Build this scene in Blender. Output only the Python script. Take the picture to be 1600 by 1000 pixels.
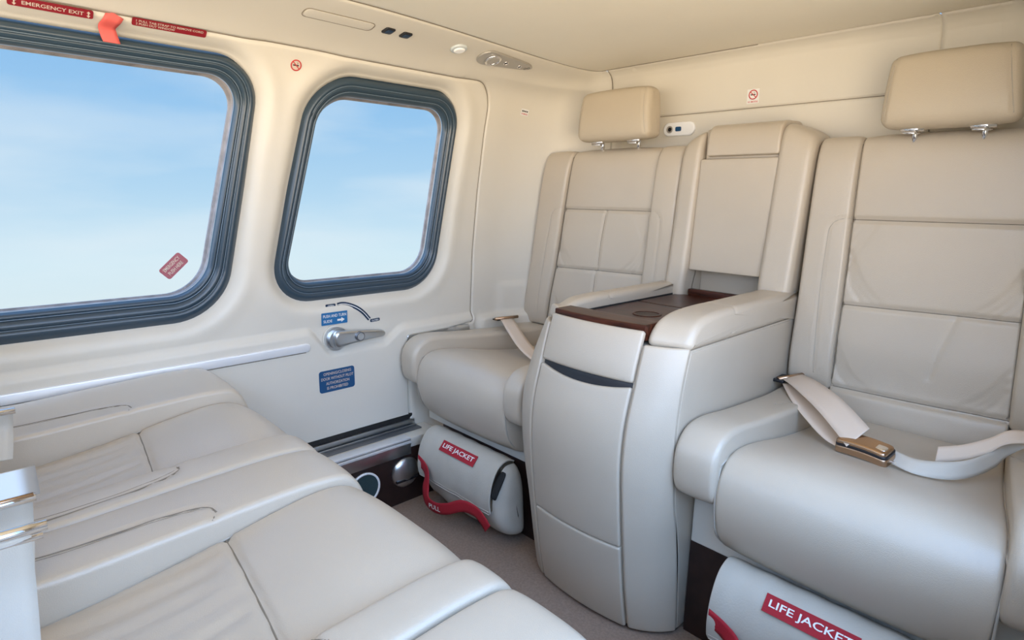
import bpy, math, random
import numpy as np
from mathutils import Vector, Matrix, geometry

for o in list(bpy.data.objects): bpy.data.objects.remove(o)
S = bpy.context.scene
COL = S.collection
random.seed(4); rng = np.random.default_rng(4)

# ------------------------------------------------------------------ camera
R = ((0.6910, -0.1614, 0.7046), (0.7227, 0.1336, -0.6781), (0.0153, 0.9778, 0.2093))
cam = bpy.data.cameras.new('camera'); cam_o = bpy.data.objects.new('camera', cam); COL.objects.link(cam_o)
m3 = Matrix(R)
q = m3.to_quaternion(); q.normalize()
cam_o.rotation_mode = 'QUATERNION'; cam_o.rotation_quaternion = q
cam_o.location = (0, 0, 1.0)
cam.sensor_width = 36; cam.lens = 918.57 / 1600 * 36; cam.clip_start = .01
S.camera = cam_o

# ------------------------------------------------------------------ world
W = bpy.data.worlds.new('sky'); S.world = W; W.use_nodes = True
nt = W.node_tree; nt.nodes.clear()
def N(t, **k):
    n = nt.nodes.new(t)
    for a, b in k.items(): setattr(n, a, b)
    return n
def L(a, b): nt.links.new(a, b)
tc = N('ShaderNodeTexCoord'); sx = N('ShaderNodeSeparateXYZ'); L(tc.outputs['Generated'], sx.inputs[0])
el = N('ShaderNodeMapRange'); el.inputs[1].default_value = -1; el.inputs[2].default_value = 1; L(sx.outputs['Z'], el.inputs[0])
rp = N('ShaderNodeValToRGB'); cr = rp.color_ramp
stops = [(0.0, (.52, .45, .36)), (.36, (.62, .55, .45)), (.40, (.74, .84, .86)), (.45, (.66, .84, .93)), (.50, (.47, .70, .90)),
         (.56, (.32, .58, .87)), (.62, (.23, .49, .84)), (.68, (.32, .66, 1.25)), (1.0, (.40, .85, 1.7))]
cr.elements[0].position = 0; cr.elements[1].position = 1
for p, c in stops[1:-1]: cr.elements.new(p)
for e, (p, c) in zip(cr.elements, stops): e.position = p; e.color = (*c, 1)
L(el.outputs[0], rp.inputs[0])
# thin stretched clouds
mp = N('ShaderNodeMapping'); mp.inputs['Scale'].default_value = (1.6, 1.6, 7.0); L(tc.outputs['Generated'], mp.inputs[0])
nz = N('ShaderNodeTexNoise'); nz.inputs['Scale'].default_value = 1.7; nz.inputs['Detail'].default_value = 5; L(mp.outputs[0], nz.inputs['Vector'])
cl = N('ShaderNodeMapRange'); cl.inputs[1].default_value = .42; cl.inputs[2].default_value = .78; cl.inputs[4].default_value = .55; L(nz.outputs[0], cl.inputs[0])
mx = N('ShaderNodeMixRGB'); mx.inputs[2].default_value = (.82, .90, .95, 1); L(cl.outputs[0], mx.inputs[0]); L(rp.outputs[0], mx.inputs[1])
# the sun's side of the sky (towards the open cabin door) is much brighter
SUNSIDE = N('ShaderNodeVectorMath', operation='DOT_PRODUCT'); SUNSIDE.inputs[1].default_value = (.72, -.62, .28); L(tc.outputs['Generated'], SUNSIDE.inputs[0])
sr = N('ShaderNodeMapRange'); sr.inputs[1].default_value = -.1; sr.inputs[2].default_value = .85; sr.inputs[3].default_value = 1.0; sr.inputs[4].default_value = 6.5
L(SUNSIDE.outputs['Value'], sr.inputs[0])
wt = N('ShaderNodeMapRange'); wt.inputs[1].default_value = -.2; wt.inputs[2].default_value = .6; wt.inputs[4].default_value = .85; L(SUNSIDE.outputs['Value'], wt.inputs[0])
hz = N('ShaderNodeMapRange'); hz.inputs[1].default_value = -.06; hz.inputs[2].default_value = .06; L(sx.outputs['Z'], hz.inputs[0])
side = N('ShaderNodeMixRGB'); side.inputs[1].default_value = (1.55, 1.24, .86, 1); L(hz.outputs[0], side.inputs[0])
up = N('ShaderNodeMapRange'); up.inputs[1].default_value = .15; up.inputs[2].default_value = .60; L(sx.outputs['Z'], up.inputs[0])
upc = N('ShaderNodeMixRGB'); upc.inputs[1].default_value = (.66, .76, .96, 1); upc.inputs[2].default_value = (.50, .80, 1.34, 1); L(up.outputs[0], upc.inputs[0]); L(upc.outputs[0], side.inputs[2])
warm = N('ShaderNodeMixRGB'); L(wt.outputs[0], warm.inputs[0]); L(mx.outputs[0], warm.inputs[1]); L(side.outputs[0], warm.inputs[2])
bg = N('ShaderNodeBackground'); L(warm.outputs[0], bg.inputs[0]); L(sr.outputs[0], bg.inputs[1])
wo = N('ShaderNodeOutputWorld'); L(bg.outputs[0], wo.inputs[0])

S.view_settings.view_transform = 'Standard'; S.view_settings.look = 'None'; S.view_settings.gamma = 1
S.view_settings.use_curve_mapping = False
S.view_settings.exposure = 0.0

# ------------------------------------------------------------------ materials
MATS = {}
def mat(name, col, rough=.5, metal=0., bump=0., bscale=200., spec=.5, var=0., vscale=6., coat=0., sheen=0., alpha=None):
    m = bpy.data.materials.new(name); m.use_nodes = True; t = m.node_tree
    b = t.nodes['Principled BSDF']
    b.inputs['Base Color'].default_value = (*col, 1); b.inputs['Roughness'].default_value = rough
    b.inputs['Metallic'].default_value = metal; b.inputs['Specular IOR Level'].default_value = spec
    b.inputs['Coat Weight'].default_value = coat; b.inputs['Coat Roughness'].default_value = .08
    b.inputs['Sheen Weight'].default_value = sheen
    g = t.nodes.new('ShaderNodeTexCoord')
    if var:
        n = t.nodes.new('ShaderNodeTexNoise'); n.inputs['Scale'].default_value = vscale; n.inputs['Detail'].default_value = 4
        t.links.new(g.outputs['Object'], n.inputs['Vector'])
        r = t.nodes.new('ShaderNodeValToRGB')
        r.color_ramp.elements[0].position = .3; r.color_ramp.elements[1].position = .7
        r.color_ramp.elements[0].color = (*[c * (1 - var) for c in col], 1); r.color_ramp.elements[1].color = (*[min(1, c * (1 + var)) for c in col], 1)
        t.links.new(n.outputs[0], r.inputs[0]); t.links.new(r.outputs[0], b.inputs['Base Color'])
    if bump:
        n = t.nodes.new('ShaderNodeTexVoronoi' if bscale > 300 else 'ShaderNodeTexNoise'); n.inputs['Scale'].default_value = bscale
        t.links.new(g.outputs['Object'], n.inputs['Vector'])
        bp = t.nodes.new('ShaderNodeBump'); bp.inputs['Strength'].default_value = bump; bp.inputs['Distance'].default_value = .001
        t.links.new(n.outputs[0], bp.inputs['Height']); t.links.new(bp.outputs[0], b.inputs['Normal'])
    MATS[name] = m; return m
LEATHER = mat('cream_leather', (.50, .43, .34), .42, bump=.22, bscale=700, var=.03, coat=.45)
LB = LEATHER.node_tree.nodes['Principled BSDF']; LB.inputs['Coat IOR'].default_value = 1.55; LB.inputs['Coat Roughness'].default_value = .33
HEADL = mat('tan_leather', (.50, .425, .32), .42, bump=.25, bscale=700, var=.03)
PIPE = mat('seam_thread', (.22, .185, .14), .6)
STITCH = mat('stitch_thread', (.42, .38, .32), .6)
WALL = mat('cream_trim_panel', (.68, .64, .56), .5, bump=.08, bscale=500, var=.015)
CEIL = mat('headliner', (.88, .83, .71), .75, bump=.15, bscale=600, var=.01)
SEAL = mat('blue_black_rubber', (.030, .056, .082), .30, bump=.05, bscale=300, spec=.6)
SEALRIDGE = mat('rubber_ridge', (.13, .18, .23), .3)
FRAMEM = mat('window_outer_frame', (.24, .22, .22), .35, var=.3, vscale=30)
CARPET = mat('taupe_carpet', (.33, .235, .175), .95, bump=1.0, bscale=900, var=.15, vscale=160)
METAL = mat('brushed_metal', (.62, .66, .70), .28, metal=1.)
RAILM = mat('satin_aluminium', (.86, .87, .88), .40, metal=.45)
DARKMETAL = mat('sill_metal', (.22, .23, .25), .4, metal=.8)
CHROME = mat('chrome', (.80, .80, .82), .08, metal=1.)
BRONZE = mat('bronze_metal', (.50, .35, .24), .25, metal=1.)
BLACK = mat('black_plastic', (.012, .012, .015), .35)
GAP = mat('painted_gap_shadow', (.01, .01, .01), .8)  # near-black colour standing in for shade in gaps and openings
GREYP = mat('silver_grey_plastic', (.42, .40, .37), .35, metal=.4)
WHITEP = mat('white_plastic', (.92, .93, .94), .3)
LENS = mat('frosted_lens', (.55, .60, .62), .25, spec=.6)
REDP = mat('red_placard', (.25, .010, .018), .35)
REDC = mat('red_cloth', (.36, .008, .020), .75, bump=.4, bscale=400)
REDT = mat('faded_red_tape', (.62, .10, .085), .6)
REDINK = mat('red_ink', (.55, .03, .03), .5)
BLUEP = mat('blue_placard', (.012, .075, .19), .35)
BLUEL = mat('bright_blue_placard', (.015, .15, .36), .35)
NAVY = mat('navy_placard', (.008, .03, .07), .35)
WHITEI = mat('white_lettering', (.80, .80, .78), .5)
CREAMI = mat('cream_lettering', (.62, .52, .44), .5)
BLACKI = mat('black_ink', (.02, .02, .02), .5)
WEB = mat('beige_webbing', (.68, .56, .45), .7, bump=.2, bscale=1100)
WEBW = mat('pale_webbing', (.56, .52, .45), .7, bump=.2, bscale=1100)
CANVAS = mat('canvas', (.47, .435, .37), .8, bump=.5, bscale=250, var=.06, vscale=14)
PINKST = mat('faded_window_sticker', (.34, .09, .12), .5)
def wood():
    m = bpy.data.materials.new('walnut'); m.use_nodes = True; t = m.node_tree; b = t.nodes['Principled BSDF']
    b.inputs['Roughness'].default_value = .30; b.inputs['Specular IOR Level'].default_value = .25; b.inputs['Coat Weight'].default_value = .05; b.inputs['Coat Roughness'].default_value = .05
    g = t.nodes.new('ShaderNodeTexCoord'); mp = t.nodes.new('ShaderNodeMapping'); mp.inputs['Scale'].default_value = (3, 26, 26)
    n = t.nodes.new('ShaderNodeTexNoise'); n.inputs['Scale'].default_value = 3; n.inputs['Detail'].default_value = 6; n.inputs['Distortion'].default_value = 1.2
    r = t.nodes.new('ShaderNodeValToRGB')
    r.color_ramp.elements[0].position = .3; r.color_ramp.elements[0].color = (.012, .0035, .002, 1)
    r.color_ramp.elements[1].position = .72; r.color_ramp.elements[1].color = (.085, .022, .010, 1)
    t.links.new(g.outputs['Object'], mp.inputs[0]); t.links.new(mp.outputs[0], n.inputs['Vector']); t.links.new(n.outputs[0], r.inputs[0]); t.links.new(r.outputs[0], b.inputs['Base Color'])
    return m
WOOD = wood()
DWOOD = mat('dark_wood', (.022, .010, .008), .45, var=.35, vscale=30)
def glass():
    m = bpy.data.materials.new('acrylic_pane'); m.use_nodes = True; t = m.node_tree; t.nodes.clear()
    o = t.nodes.new('ShaderNodeOutputMaterial'); a = t.nodes.new('ShaderNodeBsdfTransparent'); a.inputs[0].default_value = (.97, .985, .99, 1)
    g = t.nodes.new('ShaderNodeBsdfGlossy'); g.inputs['Roughness'].default_value = .02
    f = t.nodes.new('ShaderNodeFresnel'); f.inputs[0].default_value = 1.3
    mu = t.nodes.new('ShaderNodeMath'); mu.operation = 'MULTIPLY'; mu.inputs[1].default_value = .12; t.links.new(f.outputs[0], mu.inputs[0])
    x = t.nodes.new('ShaderNodeMixShader'); t.links.new(mu.outputs[0], x.inputs[0]); t.links.new(a.outputs[0], x.inputs[1]); t.links.new(g.outputs[0], x.inputs[2]); t.links.new(x.outputs[0], o.inputs[0])
    return m
GLASS = glass()

# ------------------------------------------------------------------ helpers
ORG = {}
def link(name, V, F, m, parent=None, smooth=True, sharp=None, recalc=True):
    """one mesh object; V in world coordinates"""
    V = np.asarray(V, float)
    if parent is None:
        org = np.array([(V[:, 0].min() + V[:, 0].max()) / 2, (V[:, 1].min() + V[:, 1].max()) / 2, V[:, 2].min()])
    else: org = ORG[parent.name]
    me = bpy.data.meshes.new(name); me.from_pydata([tuple(v) for v in (V - org)], [], F); me.update()
    import bmesh
    if recalc: bm = bmesh.new(); bm.from_mesh(me); bmesh.ops.recalc_face_normals(bm, faces=bm.faces); bm.to_mesh(me); bm.free()
    me.materials.append(m)
    if smooth:
        me.polygons.foreach_set('use_smooth', [True] * len(me.polygons))
        if sharp: me.set_sharp_from_angle(angle=math.radians(sharp))
    o = bpy.data.objects.new(name, me); COL.objects.link(o)
    if parent is None: o.location = org
    else: o.parent = parent
    ORG[o.name] = org
    return o
def empty(name, loc):
    o = bpy.data.objects.new(name, None); COL.objects.link(o); o.location = loc; o.empty_display_size = .05
    ORG[o.name] = np.array(loc, float); return o
def tag(o, label=None, cat=None, group=None, kind=None):
    if label: o['label'] = label
    if cat: o['category'] = cat
    if group: o['group'] = group
    if kind: o['kind'] = kind
    return o
def struct(o): o['kind'] = 'structure'; return o

def catmull(P, n=8, closed=False):
    P = np.asarray(P, float); out = []; k = len(P)
    rngk = range(k if closed else k - 1)
    for i in rngk:
        p0 = P[(i - 1) % k] if closed or i > 0 else P[0]; p1 = P[i]; p2 = P[(i + 1) % k]
        p3 = P[(i + 2) % k] if closed or i + 2 < k else P[-1]
        for j in range(n):
            t = j / n
            out.append(.5 * ((2 * p1) + (-p0 + p2) * t + (2 * p0 - 5 * p1 + 4 * p2 - p3) * t * t + (-p0 + 3 * p1 - 3 * p2 + p3) * t ** 3))
    if not closed: out.append(P[-1])
    return np.array(out)
def resample(P, ds, closed=False):
    P = np.asarray(P, float)
    if closed: P = np.vstack([P, P[:1]])
    s = np.r_[0, np.cumsum(np.linalg.norm(np.diff(P, axis=0), axis=1))]
    n = max(2, int(round(s[-1] / ds))); t = np.linspace(0, s[-1], n + 1)
    Q = np.stack([np.interp(t, s, P[:, i]) for i in range(P.shape[1])], 1)
    return Q[:-1] if closed else Q
def rpoly(c, r, n=10):
    """rounded polygon; c corners, r radii"""
    c = [np.array(p, float) for p in c]; out = []; k = len(c)
    if not hasattr(r, '__len__'): r = [r] * k
    for i in range(k):
        a = c[i - 1] - c[i]; b = c[(i + 1) % k] - c[i]; a /= np.linalg.norm(a); b /= np.linalg.norm(b)
        for j in range(n + 1):
            t = j / n
            p0 = c[i] + a * r[i]; p2 = c[i] + b * r[i]; w = .72
            out.append(((1 - t) ** 2 * p0 + 2 * w * t * (1 - t) * c[i] + t * t * p2) / ((1 - t) ** 2 + 2 * w * t * (1 - t) + t * t))
    return np.array(out)
def polydist(Q, pts, closed=False):
    """distance of each Q (n,k) to polyline"""
    pts = np.asarray(pts, float)
    if closed: pts = np.vstack([pts, pts[:1]])
    best = np.full(len(Q), 9e9)
    for a, b in zip(pts[:-1], pts[1:]):
        ab = b - a; L2 = ab @ ab + 1e-12
        t = np.clip(((Q - a) @ ab) / L2, 0, 1); d = np.linalg.norm(Q - (a + t[:, None] * ab), axis=1)
        best = np.minimum(best, d)
    return best
def inside(Q, poly):
    x, y = Q[:, 0], Q[:, 1]; r = np.zeros(len(Q), bool); n = len(poly)
    for i in range(n):
        x1, y1 = poly[i - 1]; x2, y2 = poly[i]
        c = ((y1 > y) != (y2 > y)) & (x < (x2 - x1) * (y - y1) / (y2 - y1 + 1e-15) + x1)
        r ^= c
    return r
def grid_normals(G):
    """normals of a (n,m,3) grid closed in m"""
    du = np.gradient(G, axis=0); dv = np.roll(G, -1, 1) - np.roll(G, 1, 1)
    n = np.cross(du, dv); n /= np.linalg.norm(n, axis=2, keepdims=True) + 1e-12
    return n
def crease(G, Nn, seams):
    """press seams into the surface: seam = dict(ax, pts, w, d, [face=(axis, sign)])"""
    sh = G.shape; Q = G.reshape(-1, 3).copy(); n = Nn.reshape(-1, 3); off = np.zeros(len(Q))
    for s in seams:
        ax = s['ax']; pts = resample(np.asarray(s['pts'], float), .01)
        d = polydist(Q[:, ax], pts)
        k = s['d'] * np.exp(-(d / s['w']) ** 2)
        if 'face' in s: k = k * np.clip(n[:, s['face'][0]] * s['face'][1] * 2.5, 0, 1)
        off = off + k
    return (Q - n * off[:, None]).reshape(sh)
def loft(name, prof, W_, r, place, m, parent, ds=.006, de=.006, puff=0., seams=(), smooth_prof=True, thread=None, warp=None):
    """closed profile (a,b) swept along e in [0,W]; rounded ends; place(E,A,B)->xyz"""
    P = catmull(prof, 10, True) if smooth_prof else np.asarray(prof, float)
    P = resample(P, ds, True)
    area = .5 * np.sum(P[:, 0] * np.roll(P[:, 1], -1) - np.roll(P[:, 0], -1) * P[:, 1])
    T = np.roll(P, -1, 0) - np.roll(P, 1, 0); T /= np.linalg.norm(T, axis=1, keepdims=True)
    Nn = np.stack([T[:, 1], -T[:, 0]], 1) * (1 if area > 0 else -1)
    k = 7; th = np.linspace(0, math.pi / 2, k)
    es = [(r * (1 - math.cos(t)), r * (1 - math.sin(t))) for t in th]
    mid = np.linspace(r, W_ - r, max(2, int((W_ - 2 * r) / de)))[1:-1]
    sl = es + [(e, 0) for e in mid] + [(W_ - a, b) for a, b in es[::-1]]
    G = []
    for e, ins in sl:
        u = abs(2 * e / W_ - 1)
        q_ = P - Nn * (ins + puff * u ** 3)
        G.append(place(np.full(len(P), e), q_[:, 0], q_[:, 1]))
    G = np.array(G)
    NN = grid_normals(G)
    c = G.mean(axis=(0, 1))
    if ((G - c) * NN).sum() < 0: NN = -NN
    if warp is not None: G = warp(G, NN)
    if seams: G = crease(G, NN, seams)
    n, mm = G.shape[:2]; F = []
    for i in range(n - 1):
        for j in range(mm):
            j2 = (j + 1) % mm; F.append((i * mm + j, (i + 1) * mm + j, (i + 1) * mm + j2, i * mm + j2))
    Vv_ = np.vstack([G.reshape(-1, 3), G[0].mean(0)[None], G[-1].mean(0)[None]]); b_ = n * mm
    for j in range(mm): F.append((j, (j + 1) % mm, b_)); F.append(((n - 1) * mm + j, (n - 1) * mm + (j + 1) % mm, b_ + 1))
    o = link(name, Vv_, F, m, parent)
    if thread is not None: threads(G, NN, [s for s in seams if s.get('t', 1)], o, thread)
    return o
def tube_data(P, r, n=6):
    P = np.asarray(P, float); V = []; F = []; k = len(P)
    for i, p in enumerate(P):
        t = P[min(i + 1, k - 1)] - P[max(i - 1, 0)]; t = t / (np.linalg.norm(t) + 1e-12)
        a = np.cross(t, (0, 0, 1)) if abs(t[2]) < .9 else np.cross(t, (1, 0, 0)); a /= np.linalg.norm(a); b = np.cross(t, a)
        for j in range(n):
            w = 2 * math.pi * j / n; V.append(p + r * (math.cos(w) * a + math.sin(w) * b))
    for i in range(k - 1):
        for j in range(n):
            F.append((i * n + j, i * n + (j + 1) % n, (i + 1) * n + (j + 1) % n, (i + 1) * n + j))
    F.append(tuple(range(n))); F.append(tuple((k - 1) * n + j for j in range(n)))
    return V, F
def join(parts):
    V = []; F = []
    for v, f in parts:
        b = len(V); V.extend([tuple(x) for x in v]); F.extend([tuple(i + b for i in q_) for q_ in f])
    return np.array(V), F
def tube(name, P, r, m, parent=None, n=8): v, f = tube_data(P, r, n); return link(name, v, f, m, parent)
def threads(G, NN, seams, parent, m, r=.0011):
    """thread lying in the bottom of each pressed seam"""
    Q = G.reshape(-1, 3); n = NN.reshape(-1, 3); parts = []
    for s in seams:
        ax = list(s['ax']); f = s.get('face'); ok = np.ones(len(Q), bool)
        if f: ok = n[:, f[0]] * f[1] > .25
        q_ = Q[ok]
        if len(q_) < 4: continue
        oth = [a for a in (0, 1, 2) if a not in ax][0]; line = []
        for p in resample(np.asarray(s['pts'], float), .008):
            d = np.linalg.norm(q_[:, ax] - p, axis=1); i = np.argsort(d)[:4]
            if d[i[0]] > .014: continue
            w = 1 / (d[i] + 1e-4); v = np.zeros(3); v[ax] = p; v[oth] = (q_[i, oth] * w).sum() / w.sum(); line.append(v)
        if len(line) > 2:
            line = np.array(line)
            for _ in range(2): line[1:-1] = (line[:-2] + 2 * line[1:-1] + line[2:]) / 4
            v_, f_2 = tube_data(line, s.get('r', r), 5); link('seam', v_, f_2, m, parent)
def pad(name, fn, su, sv, m, parent=None, thick=.02, r=.01, du=.006, back=True, puff=0., seams=(), thread=None, cr=0.):
    """cushion-edged slab; fn(u,v,h) maps arrays in [0,su]x[0,sv] and height h to xyz; cr = corner radius in the plan"""
    def ax(s):
        k = 6; e = r * (1 - np.cos(np.linspace(0, math.pi / 2, k)))
        mid = np.linspace(r, s - r, max(2, int((s - 2 * r) / du)) + 1)
        return np.unique(np.r_[e, mid, s - e].round(6))
    U = ax(su); V_ = ax(sv); u, v = np.meshgrid(U, V_, indexing='ij')
    if cr > 0:   # squeeze the rectangle's corners round
        uc = np.clip(np.abs(u - su / 2) - (su / 2 - cr), 0, cr) / cr; vc = np.clip(np.abs(v - sv / 2) - (sv / 2 - cr), 0, cr) / cr
        un = uc * np.sqrt(1 - vc ** 2 / 2); vn = vc * np.sqrt(1 - uc ** 2 / 2)
        d = np.where((uc > 0) & (vc > 0), (1 - np.sqrt(un ** 2 + vn ** 2)) * cr, np.minimum(np.minimum(u, su - u), np.minimum(v, sv - v)))
        u = su / 2 + np.sign(u - su / 2) * np.where((uc > 0) & (vc > 0), su / 2 - cr + un * cr, np.abs(u - su / 2))
        v = sv / 2 + np.sign(v - sv / 2) * np.where((uc > 0) & (vc > 0), sv / 2 - cr + vn * cr, np.abs(v - sv / 2))
        d = np.maximum(d, 0)
    else: d = np.minimum(np.minimum(u, su - u), np.minimum(v, sv - v))
    h = (thick - r * .9) * (d > 1e-7) + r * .9 * np.sqrt(np.clip(1 - (1 - np.clip(d / r, 0, 1)) ** 2, 0, 1))
    h = np.where(d > 1e-7, h, thick - r * .9)
    h = h + puff * (1 - (2 * u / su - 1) ** 4) * (1 - (2 * v / sv - 1) ** 4)
    G = np.stack(fn(u, v, h), -1); B = np.stack(fn(u, v, np.zeros_like(h)), -1)
    if seams:
        nn = np.cross(np.gradient(G, axis=0), np.gradient(G, axis=1)); nn /= np.linalg.norm(nn, axis=2, keepdims=True) + 1e-12
        if ((G - B) * nn).sum() < 0: nn = -nn
        G = crease(G, nn, seams)
    n, k = u.shape; V = [G.reshape(-1, 3)]; F = []
    for i in range(n - 1):
        for j in range(k - 1): F.append((i * k + j, (i + 1) * k + j, (i + 1) * k + j + 1, i * k + j + 1))
    ring = [(i, 0) for i in range(n)] + [(n - 1, j) for j in range(1, k)] + [(i, k - 1) for i in range(n - 2, -1, -1)] + [(0, j) for j in range(k - 2, 0, -1)]
    V.append(np.array([B[i, j] for i, j in ring])); b = n * k
    for a in range(len(ring)):
        c = (a + 1) % len(ring); i, j = ring[a]; i2, j2 = ring[c]
        F.append((i * k + j, i2 * k + j2, b + c, b + a))
    F.append(tuple(b + a for a in range(len(ring))))
    o = link(name, np.vstack(V), F, m, parent, sharp=50)
    if thread is not None: threads(G, nn, seams, o, thread)
    return o
def box(name, c0, c1, m, parent=None, r=.004):
    c0 = np.array(c0, float); c1 = np.array(c1, float); s = c1 - c0; r = min(r, s.min() * .45)
    import bmesh
    bm = bmesh.new(); bmesh.ops.create_cube(bm, size=1)
    for v in bm.verts: v.co = Vector([v.co[i] * s[i] for i in range(3)])
    if r > 0: bmesh.ops.bevel(bm, geom=bm.edges[:], offset=r, segments=3, profile=.5, affect='EDGES')
    V = np.array([v.co[:] for v in bm.verts]) + (c0 + c1) / 2
    bm.verts.index_update(); F = [tuple(v.index for v in f.verts) for f in bm.faces]; bm.free()
    return link(name, V, F, m, parent, sharp=40)
def ribbon_data(P, Wd, w, th=.0016):
    """webbing: centre line P, width directions Wd"""
    P = catmull(P, 8); Wd = catmull(Wd, 8); V = []; F = []; k = len(P); nw = 4
    for i in range(k):
        t = P[min(i + 1, k - 1)] - P[max(i - 1, 0)]; t /= np.linalg.norm(t); a = Wd[i] / np.linalg.norm(Wd[i]); n = np.cross(t, a); n /= np.linalg.norm(n)
        for sgn in (1, -1):
            for j in range(nw + 1):
                f = (j / nw - .5) * sgn
                V.append(P[i] + a * w * f + n * th / 2 * sgn * (1 if 0 < j < nw else .4))
    M = 2 * (nw + 1)
    for i in range(k - 1):
        for j in range(M): F.append((i * M + j, i * M + (j + 1) % M, (i + 1) * M + (j + 1) % M, (i + 1) * M + j))
    F.append(tuple(range(M))); F.append(tuple((k - 1) * M + j for j in range(M)))
    return np.array(V), F
def ribbon(name, P, Wd, w, m, parent=None, th=.0016): v, f = ribbon_data(P, Wd, w, th); return link(name, v, f, m, parent)

def text_mesh(s, w, h, origin, ux, uy, m, parent, bold=True, name='lettering', align=0, ext=.0003):
    """text scaled into a w x h box whose lower left is origin; ux, uy unit vectors"""
    cu = bpy.data.curves.new('t', 'FONT'); cu.body = s; cu.size = 1; cu.extrude = 0; cu.offset = .012 if bold else 0; cu.resolution_u = 3
    to = bpy.data.objects.new('t', cu); COL.objects.link(to); bpy.context.view_layer.update()
    me = bpy.data.meshes.new_from_object(to.evaluated_get(bpy.context.evaluated_depsgraph_get()))
    V = np.array([v.co[:] for v in me.vertices]); F = [tuple(p.vertices) for p in me.polygons]
    bpy.data.objects.remove(to); bpy.data.meshes.remove(me)
    V[:, 0] -= V[:, 0].min(); V[:, 1] -= V[:, 1].min(); sx_ = w / V[:, 0].max(); sy_ = h / V[:, 1].max()
    ux = np.array(ux, float); uy = np.array(uy, float)
    X = np.array(origin, float) + V[:, :1] * sx_ * ux + V[:, 1:2] * sy_ * uy
    return link(name, X, F, m, parent, smooth=False)
def plate_data(poly, origin, ux, uy, th):
    """flat plate: 2D outline extruded by th along ux x uy"""
    ux = np.array(ux, float); uy = np.array(uy, float); n = np.cross(ux, uy); n /= np.linalg.norm(n); P = np.asarray(poly, float); k = len(P)
    a = np.array(origin, float) + P[:, :1] * ux + P[:, 1:2] * uy
    V = np.vstack([a, a + n * th]); F = [tuple(range(k)), tuple(range(k, 2 * k))] + [(i, (i + 1) % k, k + (i + 1) % k, k + i) for i in range(k)]
    return V, F
def plate(name, poly, origin, ux, uy, th, m, parent=None): v, f = plate_data(poly, origin, ux, uy, th); return link(name, v, f, m, parent, smooth=False)
def rrect(w, h, r, n=5): return rpoly([(0, 0), (w, 0), (w, h), (0, h)], r, n)
def circle(r, n=28, cx=0, cy=0, sx_=1): return np.array([(cx + r * sx_ * math.cos(2 * math.pi * i / n), cy + r * math.sin(2 * math.pi * i / n)) for i in range(n)])
def ring_data(r0, r1, origin, ux, uy, th, n=32):
    a, _ = plate_data(circle(r0, n), origin, ux, uy, th); b, _ = plate_data(circle(r1, n), origin, ux, uy, th)
    V = np.vstack([a, b]); F = []
    for i in range(n):
        j = (i + 1) % n
        F += [(n + i, n + j, 3 * n + j, 3 * n + i), (i, j, 2 * n + j, 2 * n + i), (i, j, n + j, n + i), (2 * n + i, 2 * n + j, 3 * n + j, 3 * n + i)]
    return V, F

# ------------------------------------------------------------------ the shell: side wall, rear wall, ceiling
ZS = np.array([0, .25, .6, .8, 1.0, 1.2, 1.3, 1.343, 1.362, 1.385, 1.400, 1.410, 1.416])
DL = np.array([0, 0, 0, .01, .035, .07, .095, .120, .16, .215, .265, .31, .345])
DR = np.array([0, 0, 0, 0, 0, 0, .004, .008, .010, .014, .022, .034, .050])
fz = np.linspace(0, 1.416, 400)
def smooth_tab(y):
    v = np.interp(fz, ZS, y); k = np.hanning(17); k /= k.sum(); p = np.pad(v, 8, mode='edge'); return np.convolve(p, k, 'valid')
DLf, DRf = smooth_tab(DL), np.interp(fz, ZS, DR)
TT = np.r_[0, np.cumsum(np.hypot(np.diff(fz), np.diff(DLf)))]
def z2t(z): return np.interp(z, fz, TT)
def t2z(t): return np.interp(t, TT, fz)
def wallx(z): return -1.62 + np.interp(z, fz, DLf)
SC = 1.45; RC = .30; SA = RC * math.pi / 2
def sstep(x, a, b): t = np.clip((x - a) / (b - a), 0, 1); return t * t * (3 - 2 * t)
BIG_O = rpoly([(-.47, .672), (.512, .672), (.618, 1.303), (-.47, 1.303)], [.09, .125, .105, .09], 12)
BIG_I = rpoly([(-.43, .735), (.468, .735), (.572, 1.268), (-.43, 1.268)], [.07, .085, .075, .07], 12)
SML_O = rpoly([(.632, .688), (1.196, .688), (1.252, 1.300), (.752, 1.300)], [.12, .12, .105, .12], 12)
SML_I = rpoly([(.678, .738), (1.158, .738), (1.205, 1.258), (.784, 1.258)], [.075, .085, .07, .085], 12)
DOOR = rpoly([(-.60, .256), (1.068, .256), (1.068, .520), (1.352, .545), (1.352, 1.0), (1.352, 1.343), (-.60, 1.3433)], [.002, .002, .002, .012, .05, .075, .002], 8)
def shell(s, t, inward=None):
    """plan path parameter s (= y along the side wall), profile parameter t -> xyz"""
    s = np.asarray(s, float); t = np.asarray(t, float); z = t2z(t); dl = np.interp(t, TT, DLf); dr = np.interp(t, TT, DRf)
    topk = np.clip((z - 1.36) / .056, 0, 1)
    dl = dl + topk * (.012 - .10 * sstep(s, .7, 1.7)) * .9
    th = np.clip((s - SC) / SA, 0, 1) * math.pi / 2; w = np.cos(th) ** 1.15
    x = np.where(s < SC, -1.62, np.where(s > SC + SA, -1.32 + (s - SC - SA), -1.62 + RC * (1 - np.cos(th))))
    y = np.where(s < SC, s, np.where(s > SC + SA, SC + RC, SC + RC * np.sin(th)))
    return np.stack([x + dl * w, y - dr * (1 - w), z], -1)
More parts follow.
